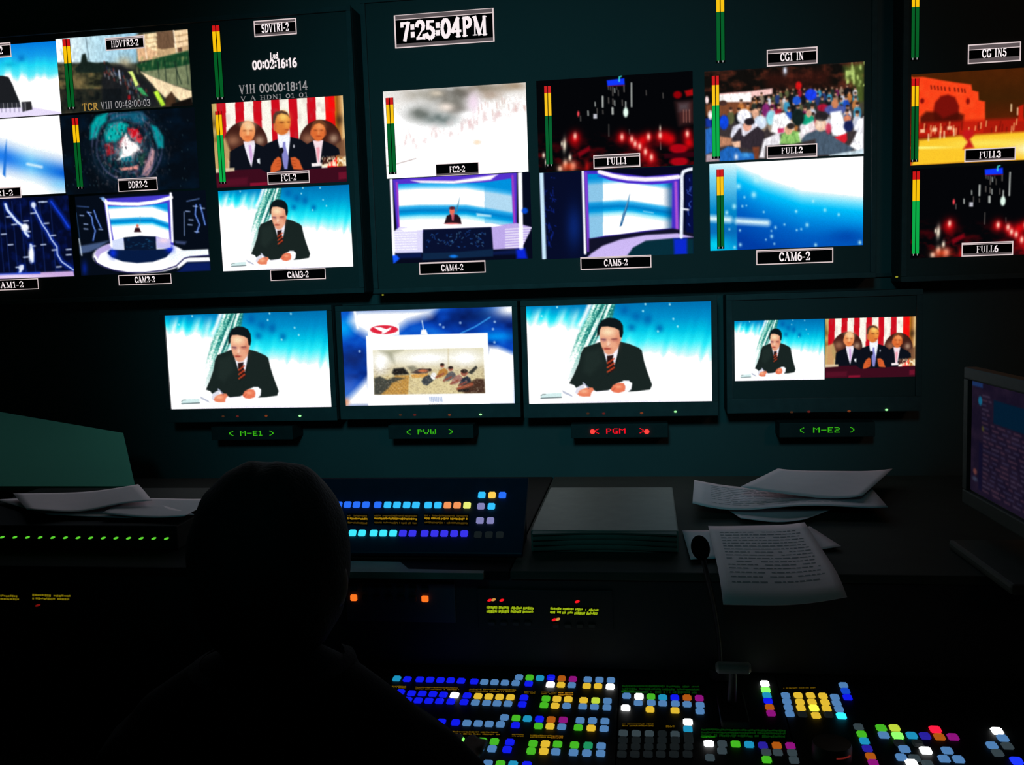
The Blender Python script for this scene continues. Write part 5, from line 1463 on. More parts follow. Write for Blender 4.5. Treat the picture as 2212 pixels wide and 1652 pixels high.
def BM(c):
    col, s = BC[c]
    return glow('lit_key_' + {'B': 'blue', 'L': 'steel_blue', 'Y': 'yellow', 'G': 'green', 'W': 'white', 'C': 'teal', 'O': 'orange', 'P': 'magenta', 'D': 'unlit', 'd': 'dim_grey', 'V': 'violet', 'g': 'sea_green', 'R': 'red', 'r': 'lime', 'c': 'bright_cyan', 'y': 'bright_yellow', 'b': 'bright_blue', 'n': 'bright_green', 's': 'sky', 't': 'light_blue', 'u': 'aqua', 'v': 'indigo', 'o': 'peach', 'k': 'pale_yellow', 'z': 'lavender', 'e': 'amber', 'f': 'mid_blue'}[c], col, s)
# crop (700,960) scale 2.765
def c2(x, y): return 700 + x / 2.765, 960 + y / 2.765
rows = [(365, [(142, 's'), (196, 's'), (252, 's'), (322, 's'), (381, 't'), (437, 't'), (495, 't'), (550, 't'), (623, 't'), (681, 't'), (738, 'o'), (796, 'o'), (855, 'k')]),
        (534, [(172, 'u'), (228, 'u'), (298, 'u'), (355, 'u'), (414, 'u'), (472, 'v'), (529, 'v'), (602, 'v'), (661, 'v'), (719, 'v'), (778, 'v'), (838, 'v')]),
        (303, [(943, 't'), (1004, 'e'), (1066, 's')]), (370, [(938, 'z'), (1000, 't')]), (455, [(932, 'z'), (994, 'z')]), (540, [(920, 'D'), (985, 'D'), (1050, 'D')])]
for y, bs in rows:
    for x, c in bs:
        p = onP(*c2(x, y + (x - 500) * .006), A0, NA)
        put(sel, button_mesh(.0150, .0140, .006, BM(c), 'sel'), p, up, NA)
for x in (32, 88):   # keys behind the operator's head
    put(sel, button_mesh(.0150, .0140, .006, BM('s'), 'sel'), onP(*c2(x, 364), A0, NA), up, NA)
M_AMBER = glow('amber_readout', (185, 140, 10), .75)
M_AMBERD = glow('amber_readout_dim', (90, 66, 4), .6)
def readout(parent, pts_px, lines, P0, N0, mats, seg=None, lift=.0016, name='name_readout'):
    """dark window with rows of glowing character cells; corners in the photograph, lying on the panel"""
    q = [onP(x, y, P0, N0) + N0 * lift for x, y in pts_px]
    mb = MB()
    mb.add(q + [v - N0 * lift * 1.2 for v in q], [[0, 3, 2, 1], [0, 1, 5, 4], [1, 2, 6, 5], [2, 3, 7, 6], [3, 0, 4, 7]], 0)
    r = random.Random(len(parent.children) * 7 + int(pts_px[0][0]))
    n = seg or 20
    def at(u, v): return (q[0] * (1 - u) + q[1] * u) * (1 - v) + (q[3] * (1 - u) + q[2] * u) * v + N0 * .0004
    for (v0, v1, mi, dens) in lines:
        u = .01
        while u < .97:
            w = (.35 + r.random() * .6) / n
            if r.random() < dens:
                vv0, vv1 = v0 + (v1 - v0) * r.random() * .3, v1 - (v1 - v0) * r.random() * .3
                mb.add([at(u, vv1), at(min(u + w, .99), vv1), at(min(u + w, .99), vv0), at(u, vv0)], [[0, 1, 2, 3]], mi)
            u += w + .12 / n
    return mb.build(name, mats, parent)
for a_, b_ in ((140, 262), (298, 560), (598, 866)):
    readout(sel, [c2(a_, 415), c2(b_, 417), c2(b_ - 2, 486), c2(a_ + 2, 480)], [(.10, .28, 2, .9), (.34, .56, 1, .97), (.72, .92, 2, .9)], A0, NA, [M_LBLK, M_AMBER, M_AMBERD], seg=max(10, int((b_ - a_) / 9)))
# palm ledge of the selector
pl = [onZ(*c2(x, y), ZS + .012) for x, y in ((-180, 690), (455, 700), (505, 742), (955, 752), (950, 768), (170, 760), (-180, 762))]
lg = MB()
n = len(pl)
lg.add(pl + [Vector((p.x, p.y, ZS + .0005)) for p in pl], [list(range(n))[::-1]] + [[i, (i + 1) % n, n + (i + 1) % n, n + i] for i in range(n)] + [[n + i for i in range(n)]])
lg.build('ledge', M_GREY, sel)

# low louvred grey box ----------------------------------------------------
zb = ZS + .042
fl, fr = onZ(1145, 1199, ZS), onZ(1462, 1196, ZS)
yb2 = onZ(1300, 1052, zb).y
gb = empty('louvred_equipment_box', ((fl.x + fr.x) / 2, fl.y, ZS), 'low grey metal box with louvred front beside the lit selector panel', 'equipment box')
yf2 = (fl.y + fr.y) / 2
xr2 = fr.x + .004
MB().box((fl.x, yf2 + .012, ZS + .0005), (xr2, yb2, zb), bev=.003).build('case', M_GREY, gb)
lv = MB()
for k in range(4):
    z = ZS + .006 + k * .0098
    n_ = 24
    vs, fs = [], []
    for i in range(n_ + 1):
        u = i / n_
        x = fl.x + .004 + (xr2 - fl.x - .008) * u
        bow = .010 * math.sin(math.pi * u)
        vs += [(x, yf2 + .014, z + .006), (x, yf2 - .002 + bow, z + .0035), (x, yf2 + bow, z), (x, yf2 + .014, z - .0005)]
    for i in range(n_):
        for j in range(4):
            fs.append([i * 4 + j, i * 4 + (j + 1) % 4, (i + 1) * 4 + (j + 1) % 4, (i + 1) * 4 + j])
    fs += [[3, 2, 1, 0], [n_ * 4, n_ * 4 + 1, n_ * 4 + 2, n_ * 4 + 3]]
    lv.add(vs, fs)
lv.build('louvre', M_GREY, gb)

# papers --------------------------------------------------------------------
def sheet(name, corners, label, cat='paper', lift=.004, wave=.006, nx=14, ny=10, fr=1.0, ph=0.0, parent=None, lines=0, group=None, mat=M_PAPER, over=None):
    """one sheet of paper, slightly curled, from four points on the surface it lies on (back left, back right, front right, front left)"""
    vs, fs = [], []
    c = [Vector(p) for p in corners]
    for th in (0, 1):
        for j in range(ny + 1):
            for i in range(nx + 1):
                u, v = i / nx, j / ny
                p = (c[0] * (1 - u) + c[1] * u) * (1 - v) + (c[3] * (1 - u) + c[2] * u) * v
                z = lift + wave * (.5 + .5 * math.sin(fr * 6.0 * u + ph + 1.3 * v)) * (.35 + .65 * v) + (wave * .8 * (abs(u - .5) * 2) ** 3)
                if over is not None and p.y < over:
                    z -= (over - p.y) ** 2 * 1.2
                vs.append((p.x, p.y, p.z + z - th * .0006))
    s = (nx + 1) * (ny + 1)
    q = lambda i, j: j * (nx + 1) + i
    for j in range(ny):
        for i in range(nx):
            fs.append([q(i, j), q(i, j + 1), q(i + 1, j + 1), q(i + 1, j)])
            fs.append([s + q(i, j), s + q(i + 1, j), s + q(i + 1, j + 1), s + q(i, j + 1)])
    for i in range(nx):
        fs.append([q(i, 0), q(i + 1, 0), s + q(i + 1, 0), s + q(i, 0)])
        fs.append([q(i, ny), s + q(i, ny), s + q(i + 1, ny), q(i + 1, ny)])
    for j in range(ny):
        fs.append([q(0, j), s + q(0, j), s + q(0, j + 1), q(0, j + 1)])
        fs.append([q(nx, j), q(nx, j + 1), s + q(nx, j + 1), s + q(nx, j)])
    mi = [0] * len(fs)
    o = mesh_obj(name, vs, fs, [mat, M_INK], parent, mi, True)
    tag(o, label, cat, group)
    if lines:
        mb = MB()
        r = random.Random(lines)
        top = lambda u, v: (lambda p: Vector((p[0], p[1], p[2] + .0005)))(_bil(vs, nx, ny, u, v))
        for k in range(lines):
            v = .12 + .76 * k / lines
            u = .10
            while u < .88:
                w = .02 + r.random() * .05
                if r.random() < .93:
                    mb.add([top(u, v + .011), top(min(.9, u + w), v + .011), top(min(.9, u + w), v), top(u, v)], [[0, 1, 2, 3]])
                u += w + .012
        mb.build('printed_lines', M_INK, o)
    return o
def _bil(vs, nx, ny, u, v):
    x, y = min(u * nx, nx - 1e-6), min(v * ny, ny - 1e-6)
    i, j = int(x), int(y)
    fx, fy = x - i, y - j
    g = lambda a, b: Vector(vs[b * (nx + 1) + a])
    return (g(i, j) * (1 - fx) + g(i + 1, j) * fx) * (1 - fy) + (g(i, j + 1) * (1 - fx) + g(i + 1, j + 1) * fx) * fy
PZ = ZS + .003
zz = lambda pts, z: [onZ(x, y, z) for x, y in pts]
G_P = 'loose script pages on the right of the shelf'
sheet('paper_sheet', zz([(1680, 1022), (1928, 1021), (1862, 1082), (1600, 1070)], ZS + .028), 'loose white page at the back of the shelf, rearmost with a long pointed corner', lift=.002, wave=.010, fr=.7, group=G_P)
sheet('paper_sheet', zz([(1500, 1052), (1875, 1062), (1918, 1110), (1496, 1104)], ZS + .012), 'wide curled printed page lying across the others behind the script', lift=.002, wave=.014, fr=1.15, ph=2.2, lines=10, group=G_P)
sheet('paper_sheet', zz([(1560, 1098), (1800, 1104), (1740, 1130), (1600, 1128)], ZS + .001), 'white page corner tucked under the wide curled printed page', lift=.002, wave=.004, group=G_P)
sheet('paper_sheet', zz([(1474, 1150), (1750, 1141), (1817, 1187), (1492, 1216)], ZS + .001), 'white page sticking out crookedly from under the front script page', lift=.0015, wave=.003, group=G_P)
sheet('paper_sheet', zz([(1530, 1143), (1738, 1135), (1830, 1281), (1562, 1288)], ZS + .006), 'front script page hanging over the shelf edge behind the microphone', lift=.003, wave=.004, lines=16, group=G_P, over=YF - .01)

# gooseneck microphone --------------------------------------------------------
mp = onY(1513, 1183, 1.50)
mc = empty('gooseneck_microphone', onY(1556, 1420, 1.52), 'black gooseneck microphone with an oval foam head in front of the script page', 'microphone')
mbp = Vector((onY(1556, 1400, 1.575).x, 1.575, .835))
mc.location = mbp
bpy.context.view_layer.update()
M_FOAM = surf('black_foam', (0.006, 0.007, 0.006), 0.98, spec=0.0, scale=400, amount=.5, bump=.4)
M_NECK = surf('black_neck_metal', (0.02, 0.02, 0.02), 0.5, metal=.6)
w_, h_ = 19e-3, 26e-3
b = MB()
b.ball(mp, (.0150, .0150, .0205), M=Matrix.Rotation(math.radians(-12), 3, 'Y'), seg=28, ring=20)
b.build('foam_windshield', M_FOAM, mc, True)
pts = []
e0 = mp + Vector((.004, .004, -.018)); e3 = mbp
for k in range(15):
    t = k / 14
    c1_, c2_ = e0 + Vector((.010, .006, -.05)), e3 + Vector((0, .0, .09))
    pts.append((1 - t) ** 3 * e0 + 3 * (1 - t) ** 2 * t * c1_ + 3 * (1 - t) * t * t * c2_ + t ** 3 * e3)
MB().tube(pts, .0042, 14).build('gooseneck', M_NECK, mc, True)
MB().tube([mbp + Vector((0, 0, -.012)), mbp + Vector((0, 0, .002)), mbp + Vector((0, 0, .012))], [.020, .019, .008], 24).build('base', M_BLK, mc, True)

# main switcher: three panels in one gently sloping plane ------------------
S0 = Vector((0, 1.60, .822)); S1 = Vector((0, 1.16, .775))
sup = (S0 - S1).normalized()
NS = Vector((0, -sup.z, sup.y))
def ons(px, py): return onP(px, py, S0, NS)
def on_x(P, x): return Vector((x, P.y, P.z))
def panel(px0, px1, label, name='switcher_panel', mat=M_BLK):
    xa = ons(px0, 1650).x if isinstance(px0, (int,)) else px0
    xb = ons(px1, 1650).x if isinstance(px1, (int,)) else px1
    t = empty(name, ((xa + xb) / 2, 1.4, DTOP), label, 'switcher panel', 'panels of the main switcher')
    mb = MB()
    y0, y1 = 1.20, 1.590
    zt_ = lambda y: S0.z + (y - S0.y) * sup.z / sup.y
    g = .0012
    mb.add([(xa + g, y0, DTOP + .0006), (xb - g, y0, DTOP + .0006), (xb - g, y1, DTOP + .0006), (xa + g, y1, DTOP + .0006), (xa + g, y0, zt_(y0)), (xb - g, y0, zt_(y0)), (xb - g, y1, zt_(y1)), (xa + g, y1, zt_(y1))],
           [[0, 3, 2, 1], [0, 1, 5, 4], [1, 2, 6, 5], [2, 3, 7, 6], [3, 0, 4, 7], [4, 5, 6, 7]])
    mb.build('panel_body', mat, t)
    return t
XA, XB, XC, XE = -.80, ons(1332, 1600).x, ons(1712, 1600).x, 1.30
PA = panel(XA, XB, 'left bus panel with long rows of lit blue keys beside the operator')
PB = panel(XB, XC, 'middle switcher panel with a lever and green readout strips')
PC = panel(XC, XE, 'right switcher panel with a red key and scattered pale blue keys')
def keys(t, crop, items, w=.0148, d=.0150, h=.0055):
    ox, oy, s = crop
    for x, y, c in items:
        p = ons(ox + x / s, oy + y / s) - NS * .0004
        big = c in 'WRcynb'
        put(t, button_mesh(w * (1.06 if big else 1), d * (1.06 if big else 1), h, BM(c), 'k%d%d' % (int(w * 1e4), big)), p, sup, NS)
CA = (780, 1400, 3.687)
ka = [(285, 250, 'C'), (368, 255, 'B'), (468, 257, 'B'), (550, 259, 'B'), (633, 262, 'B'), (714, 264, 'B'), (797, 268, 'B'), (901, 273, 'B'), (982, 277, 'L'), (1063, 280, 'L'), (1146, 283, 'L'), (1231, 286, 'L'), (1258, 240, 'L'),
      (1342, 242, 'G'), (1425, 246, 'C'), (1512, 242, 'B'), (1598, 249, 'O'), (1687, 254, 'P'), (1805, 257, 'L'), (1898, 260, 'L'), (1990, 262, 'L'),
      (1335, 290, 'B'), (1508, 297, 'W'), (1592, 300, 'Y'), (1677, 302, 'L'), (1797, 308, 'Y'), (1887, 310, 'Y'), (1985, 314, 'W'),
      (315, 358, 'B'), (402, 367, 'B'), (487, 369, 'B'), (572, 373, 'B'), (655, 378, 'B'), (745, 382, 'W'), (845, 385, 'B'), (932, 390, 'Y'), (1018, 393, 'Y'), (1103, 396, 'Y'), (1190, 399, 'Y'), (1298, 402, 'B'), (1472, 410, 'G'), (1560, 412, 'Y'), (1650, 415, 'Y'), (1772, 423, 'Y'), (1868, 425, 'r'), (1962, 428, 'L'),
      (372, 420, 'B'), (455, 424, 'B'), (540, 427, 'B'), (625, 430, 'B'), (715, 433, 'B'), (820, 437, 'B'), (910, 441, 'L'), (1000, 444, 'L'), (1083, 448, 'L'), (1170, 450, 'L'), (1283, 455, 'B'), (1457, 462, 'G'), (1545, 467, 'Y'), (1637, 468, 'L'), (1765, 473, 'L'), (1858, 476, 'L'), (1958, 480, 'L'),
      (475, 583, 'B'), (550, 590, 'B'), (640, 595, 'B'), (753, 600, 'B'), (843, 605, 'L'), (933, 608, 'L'), (1020, 612, 'L'), (1110, 615, 'L'), (1142, 560, 'L'), (1235, 565, 'G'), (1325, 570, 'C'), (1420, 573, 'B'), (1513, 577, 'O'), (1610, 580, 'P'), (1745, 583, 'L'), (1843, 585, 'L'), (1942, 590, 'L'),
      (1230, 622, 'B'), (1413, 628, 'G'), (1505, 630, 'Y'), (1598, 635, 'L'), (1730, 640, 'G'), (1832, 645, 'Y'), (1935, 650, 'L')]
kb = [(698, 727, 'B'), (783, 742, 'n'), (872, 745, 'G'), (965, 748, 'G'), (1062, 752, 'G'), (1185, 757, 'B'), (1370, 768, 'G'), (1467, 770, 'Y'), (1565, 773, 'G'), (1700, 780, 'G'), (1808, 783, 'g'), (1912, 787, 'L'),
      (768, 790, 'L')]
keys(PA, CA, ka)
keys(PA, CA, kb)
# the nearest rows are counted apart only as one set beyond the first hundred keys
mbk = MB()
allm = ['L', 'B', 'G', 'Y', 'C']
for x, y, c in [(850, 806, 'L'), (945, 808, 'L'), (1043, 810, 'L'), (1163, 817, 'B'), (1355, 828, 'G'), (1455, 830, 'Y'), (1550, 835, 'L'), (1692, 840, 'L'), (1797, 845, 'L'), (1908, 848, 'L'), (1010, 928, 'L'), (1110, 932, 'G'), (1210, 936, 'C'), (1320, 940, 'B')]:
    p = ons(CA[0] + x / CA[2], CA[1] + y / CA[2])
    me = button_mesh(.0148, .0150, .0055, BM('L'), 'tmp')
    xx = sup.cross(NS)
    vs = [p + xx * v.co.x + sup * v.co.y + NS * v.co.z for v in me.vertices]
    mbk.add(vs, [list(f.vertices) for f in me.polygons], allm.index(c))
o = mbk.build('near_button_rows', [BM(c) for c in allm], PA)
tag(o, kind='stuff')
def strip(t, crop, x0, y0, x1, y1, mats, lines, seg, dy=0):
    ox, oy, s = crop
    P_ = [(ox + x0 / s, oy + y0 / s), (ox + x1 / s, oy + (y0 + dy) / s), (ox + x1 / s, oy + (y1 + dy) / s), (ox + x0 / s, oy + y1 / s)]
    readout(t, P_, lines, S0, NS, mats, seg, .001)
AM = [M_LBLK, glow('amber_strip', (120, 90, 4), .75), glow('amber_strip_hot', (180, 120, 15), .8)]
LN = [(.1, .45, 1, .95), (.55, .9, 1, .9)]
for (x0, y0, x1, y1, dy, sg) in ((245, 300, 360, 325, 2, 8), (430, 308, 785, 336, 6, 24), (855, 322, 1240, 354, 6, 26), (1300, 345, 1390, 368, 2, 7), (1435, 348, 1560, 375, 2, 9), (530, 652, 635, 674, 2, 7), (700, 660, 1112, 696, 6, 28), (1200, 684, 1295, 712, 2, 7), (1345, 690, 1520, 720, 3, 11)):
    strip(PA, CA, x0, y0, x1, y1, AM, LN, sg, dy)
for (x0, y0, x1, y1) in ((1570, 352, 1690, 386), (1510, 696, 1610, 728)):
    strip(PA, CA, x0, y0, x1, y1, AM, [(.1, .45, 2, .95), (.55, .9, 2, .9)], 8)
CB = (1320, 1400, 4.608)
GM = [M_LBLK, glow('green_strip', (4, 48, 6), .9), glow('green_strip_hot', (20, 110, 8), .9)]
strip(PB, CB, 100, 366, 900, 460, GM, [(.05, .3, 1, .95), (.35, .6, 1, .95), (.62, .95, 1, .8)], 40, 8)
strip(PB, CB, 102, 418, 225, 448, GM, [(.1, .9, 2, 1)], 8)
strip(PB, CB, 890, 800, 1750, 895, GM, [(.05, .3, 1, .98), (.35, .6, 1, .95), (.62, .95, 1, .9)], 44, 12)
strip(PB, CB, 892, 872, 1040, 904, GM, [(.1, .9, 2, 1)], 8)
strip(PB, CB, 110, 752, 430, 790, AM, LN, 20, 0)
strip(PB, CB, 545, 770, 632, 798, AM, LN, 6, 0)
strip(PC, CB, 1712, 395, 2050, 412, AM, [(.2, .8, 1, .8)], 24, -4)
kB = [(155, 485, 'L'), (278, 490, 'W'), (397, 492, 'G'), (515, 500, 'C'), (635, 502, 'B'), (757, 503, 'O'), (878, 508, 'P'), (145, 605, 'W'), (270, 555, 'L'), (400, 553, 'L'), (515, 560, 'L'), (640, 562, 'L'), (757, 568, 'L'), (885, 575, 'L'), (388, 620, 'Y'), (637, 630, 'Y'), (885, 638, 'L'),
      (765, 745, 'W'), (765, 815, 'C'), (122, 855, 'd'), (250, 858, 'd'), (380, 860, 'd'), (510, 862, 'D'), (638, 868, 'd')]
kB += [(x - (y - 925) * .09, y, 'D') for y in (925, 990, 1065) for x in (120, 250, 380, 508, 640, 775)] + [(770, 880, 'D')]
kB += [(973, 960, 'W'), (1107, 962, 'd'), (1240, 965, 'G'), (1375, 970, 'C'), (1512, 978, 'V'), (1650, 980, 'O'), (1785, 983, 'P'), (985, 1100, 'd'), (1105, 1032, 'd'), (1545, 1045, 'd'), (1660, 1048, 'd'), (1803, 1050, 'd'), (1550, 1120, 'G'), (1822, 1125, 'd')]
kB += [(1530, 362, 'W'), (1540, 425, 'n'), (1552, 480, 'C'), (1563, 536, 'B'), (1578, 598, 'O'), (1593, 658, 'P')]
keys(PB, CB, kB)
keys(PC, CB, [(1737, 480, 'L'), (1750, 540, 'L'), (1765, 602, 'L'), (1780, 665, 'L'), (1862, 480, 'Y'), (1880, 545, 'Y'), (1890, 605, 'Y'), (1985, 480, 'Y'), (2000, 545, 'Y'), (2020, 606, 'y'), (2040, 680, 'Y'), (2108, 485, 'Y'), (2130, 548, 'Y'), (2145, 610, 'Y'), (1905, 668, 'D'), (2165, 672, 'D')])
CC = (1720, 1400, 4.496)
keys(PC, CC, [(375, 485, 'L'), (392, 543, 'L'), (415, 602, 'L'), (438, 668, 'c'), (458, 370, 'L'), (478, 425, 'f'), (498, 487, 'B'), (605, 775, 'd'), (635, 845, 'G'), (662, 912, 'C'), (690, 985, 'V'), (722, 1060, 'O'), (748, 1125, 'P')])
keys(PC, CC, [(825, 785, 'G'), (955, 785, 'r'), (850, 855, 'L'), (985, 860, 'n'), (1122, 858, 'C'), (1250, 862, 'V'), (1350, 800, 'R'), (1390, 872, 'O'), (1522, 873, 'P'), (1050, 990, 'L'), (1258, 1005, 'W'), (1465, 1005, 'L'), (1020, 1070, 'L'), (1150, 1080, 'd'), (1120, 1128, 'W'), (1435, 1085, 'L'), (1575, 1090, 'L'), (1275, 1135, 'd'), (1950, 815, 'W'), (2005, 885, 'L'), (1900, 955, 'L'), (2050, 960, 'd'), (1955, 1028, 'd'), (2140, 1105, 'b'), (1000, 930, 'D'), (1180, 935, 'D')], w=.0165, d=.0165)

# transition lever on the middle panel
M_LEV = surf('grey_lever_plastic', (0.22, 0.24, 0.23), 0.5)
g0, g1 = onY(1546, 1440, 1.47), onY(1622, 1444, 1.47)
bs = ons(1583, 1545)
lev = empty('transition_lever', bs, 'grey T shaped lever standing on the middle switcher panel', 'lever')
bpy.context.view_layer.update()
gm = (g0 + g1) / 2
MB().box((bs.x - .022, bs.y - .05, bs.z + .002), (bs.x + .022, bs.y + .06, bs.z + .014), bev=.003).build('slot_plate', M_BLK, lev)
MB().tube([bs + Vector((0, .02, .008)), gm + Vector((0, .004, -.004))], [.0075, .006], 14).build('arm', surf('black_arm_metal', (.035, .038, .036), .5, metal=.3), lev, True)
MB().tube([Vector((g0.x, gm.y, gm.z)), Vector((g0.x + .004, gm.y, gm.z)), Vector((g1.x - .004, gm.y, gm.z)), Vector((g1.x, gm.y, gm.z))], [.006, .0095, .0095, .006], 16).build('grip', M_LEV, lev, True)
# drum shaped positioner at the seam of middle and right panel
jc = ons(1797, 1640)
jy = empty('positioner_knob', jc, 'short dark drum shaped control with a thin red line on the right switcher panel', 'control knob')
bpy.context.view_layer.update()
rad = (ons(1840, 1640).x - ons(1755, 1640).x) / 2
MB().tube([jc + Vector((0, 0, .002)), jc + Vector((0, 0, .022)), jc + Vector((0, 0, .026))], [rad, rad, rad * .95], 36).build('drum', surf('dark_knob_plastic', (.05, .055, .052), .5), jy, True)
rp = [jc + Vector((rad * 1.01 * math.cos(a), rad * 1.01 * math.sin(a), .016)) for a in [math.radians(-88 + 6 * k) for k in range(9)]]
MB().tube(rp, .0012, 6).build('red_line', glow('dull_red_line', (110, 30, 25), .8), jy)

# units in the front face of the riser ------------------------------------
YFa = YF - .004
def fy(px, py): return onY(px, py, YFa)
def unit(px0, py0, px1, py1, name, label, cat, mat=M_BLK):
    a, b = fy(px0, py0), fy(px1, py1)
    t = empty(name, ((a.x + b.x) / 2, YF, min(a.z, b.z)), label, cat)
    MB().box((a.x, YFa, b.z), (b.x, YF - .0003, a.z), bev=.0015).build('faceplate', mat, t)
    return t
NF = Vector((0, -1, 0)); PF = Vector((0, YFa, 0)); UPZ = Vector((0, 0, 1))
def lampf(t, px, py, mat, w=.006, h=.0028, rot=0, name='indicator_light'):
    p = fy(px, py)
    mb = MB()
    mb.ball((p.x, YFa - .0006, p.z), (w, .0012, h), M=Matrix.Rotation(rot, 3, 'Y'), seg=12, ring=8)
    return mb.build(name, mat, t, True)
RED = glow('red_indicator', (240, 20, 30), 1.1)
AMI = glow('pale_amber_indicator', (215, 150, 70), .9)
it = unit(1030, 1272, 1325, 1362, 'intercom_station', 'intercom unit below the louvred box with two yellow green readouts and red lights', 'intercom')
YG = [M_LBLK, glow('yellow_green_readout', (165, 190, 20), .85), glow('yellow_green_readout_dim', (95, 110, 10), .7)]
for (x0, y0, x1, y1, x2, y2, x3, y3) in ((1050, 1306, 1156, 1309, 1153, 1325, 1050, 1325), (1188, 1309, 1296, 1313, 1291, 1329, 1187, 1326)):
    for k in range(4):
        u0, u1 = k / 4 + .01, (k + 1) / 4 - .015
        L = lambda ax, ay, bx, by, u: (ax + (bx - ax) * u, ay + (by - ay) * u)
        readout(it, [L(x0, y0, x1, y1, u0), L(x0, y0, x1, y1, u1), L(x3, y3, x2, y2, u1), L(x3, y3, x2, y2, u0)], [(.05, .45, 1, .95), (.5, .95, 1, .98)], PF, NF, YG, 6, .0012)
for (x, y, m) in ((1058, 1296, RED), (1066, 1295, AMI), (1084, 1296, RED), (1247, 1299, RED), (1197, 1338, RED), (1205, 1337, AMI)):
    lampf(it, x, y, m, .0045, .0024, -.35)
for k in range(4):
    for (xx, yy) in ((1063 + 26 * k, 1345), (1201 + 26 * k, 1350)):
        put(it, button_mesh(.013, .008, .005, surf('black_key', (.02, .02, .02), .5), 'int'), fy(xx, yy), UPZ, NF, 'talk_key')
ku = unit(745, 1258, 985, 1345, 'key_unit', 'dark unit in the desk face with two orange lit keys beside the head', 'control panel', surf('dark_blue_grey_plate', (.02, .026, .032), .6))
OR = glow('lit_key_hot_orange', (255, 110, 30), 1.2)
DK = surf('black_key', (.02, .02, .02), .5)
for k in range(7):
    xx = 765 + k * 25.6
    put(ku, button_mesh(.013, .012, .006, OR if k in (0, 6) else DK, 'ku'), fy(xx, 1290 + k * .4), UPZ, NF)
    put(ku, button_mesh(.013, .010, .006, DK, 'ku2'), fy(xx, 1270 + k * .4), UPZ, NF)
lu = unit(-120, 1268, 190, 1335, 'intercom_station', 'intercom unit at the left end of the desk with two dull yellow readouts', 'intercom')
YL = [M_LBLK, glow('dull_yellow_readout', (125, 110, 8), .8), glow('dull_yellow_readout_dim', (70, 60, 6), .6)]
for (x0, x1) in ((-60, 46), (70, 156)):
    readout(lu, [(x0, 1281), (x1, 1284), (x1, 1297), (x0, 1295)], [(.05, .45, 1, .95), (.55, .95, 1, .95)], PF, NF, YL, 16, .0012)
lampf(lu, 82, 1307, glow('dark_red_indicator', (120, 15, 12), .9), .006, .002, -.3)

# lit meter strip on the left shelf with papers on top ------------------------
ym = 1.70
pA, pB = onY(-150, 1138, ym), onY(385, 1192, ym)
mu = empty('patch_unit', ((pA.x + pB.x) / 2, 1.8, ZS), 'low black unit left of the operator with a row of small green lights', 'rack unit')
ztop = max(onY(0, 1134, ym).z, ZS + .03)
MB().box((pA.x, ym, ZS + .0005), (pB.x, 2.05, ztop), bev=.003).build('case', surf('dark_green_grey_case', (.012, .013, .010), .7, spec=.1), mu)
GLD = glow('green_indicator', (95, 215, 50), .95)
for k in range(18):
    px = -104 + 27.3 * k
    p = onY(px, 1159 + k * .22, ym)
    mb = MB()
    mb.ball((p.x, ym - .0008, p.z), (.0058, .0014, .0022), M=Matrix.Rotation(-.3, 3, 'Y'), seg=10, ring=6)
    mb.build('indicator_light', GLD, mu, True)
GPL = 'papers piled on the low unit at the left'
sheet('paper_sheet', zz([(30, 1082), (300, 1063), (330, 1100), (60, 1125)], ztop + .004), 'left pile of papers, rear page with ragged raised corners', lift=.010, wave=.008, fr=1.4, group=GPL)
sheet('paper_sheet', zz([(-10, 1086), (235, 1064), (420, 1122), (105, 1122)], ztop + .001), 'left pile of papers, broad lower page reaching past the others toward the frame edge', lift=.004, wave=.004, group=GPL)
sheet('paper_sheet', zz([(285, 1084), (470, 1086), (400, 1128), (220, 1122)], ztop + .002), 'left pile of papers, page running behind the operator\'s head', lift=.008, wave=.003, group=GPL)

# large sloping screen at the left ------------------------------------------
pq = [p + Vector((0, 0, .0)) for p in (onY(-260, 845, 2.36), onY(266, 935, 2.36), onY(292, 1050, 2.16), onY(-260, 1050, 2.16))]
lowz = min(p.z for p in pq)
if lowz < ZS + .014:
    pq = [p + Vector((0, 0, ZS + .014 - lowz)) if p.z < ZS + .05 else p for p in pq]
v1 = (pq[1] - pq[0]); v2 = (pq[2] - pq[0])
nn = v1.cross(v2).normalized()
if nn.y > 0: nn = -nn
pq[3] = onP(-260, 1050, pq[0], nn); pq[2] = onP(292, 1050, pq[0], nn)
mb = MB()
bk = [p - nn * .012 for p in pq]
mb.add(pq + bk, [[0, 3, 2, 1], [4, 5, 6, 7], [0, 1, 5, 4], [1, 2, 6, 5], [2, 3, 7, 6], [3, 0, 4, 7]])
t = empty('sloping_side_panel', ((pq[2].x + pq[3].x) / 2, 2.1, ZS), 'large flat sloping panel at the left edge with a dark green face', 'panel')
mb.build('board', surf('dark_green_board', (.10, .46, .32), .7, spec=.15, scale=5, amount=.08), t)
rib = MB()
for u in (.2, .8):
    a = pq[3] * (1 - u) + pq[2] * u + Vector((0, .03, 0))
    c = pq[0] * (1 - u) + pq[1] * u - nn * .014
    rib.tube([(a.x, a.y + .12, ZS + .016), (c.x, c.y - .012, c.z - .05)], .008, 10)
rib.build('strut', M_BLK, t)

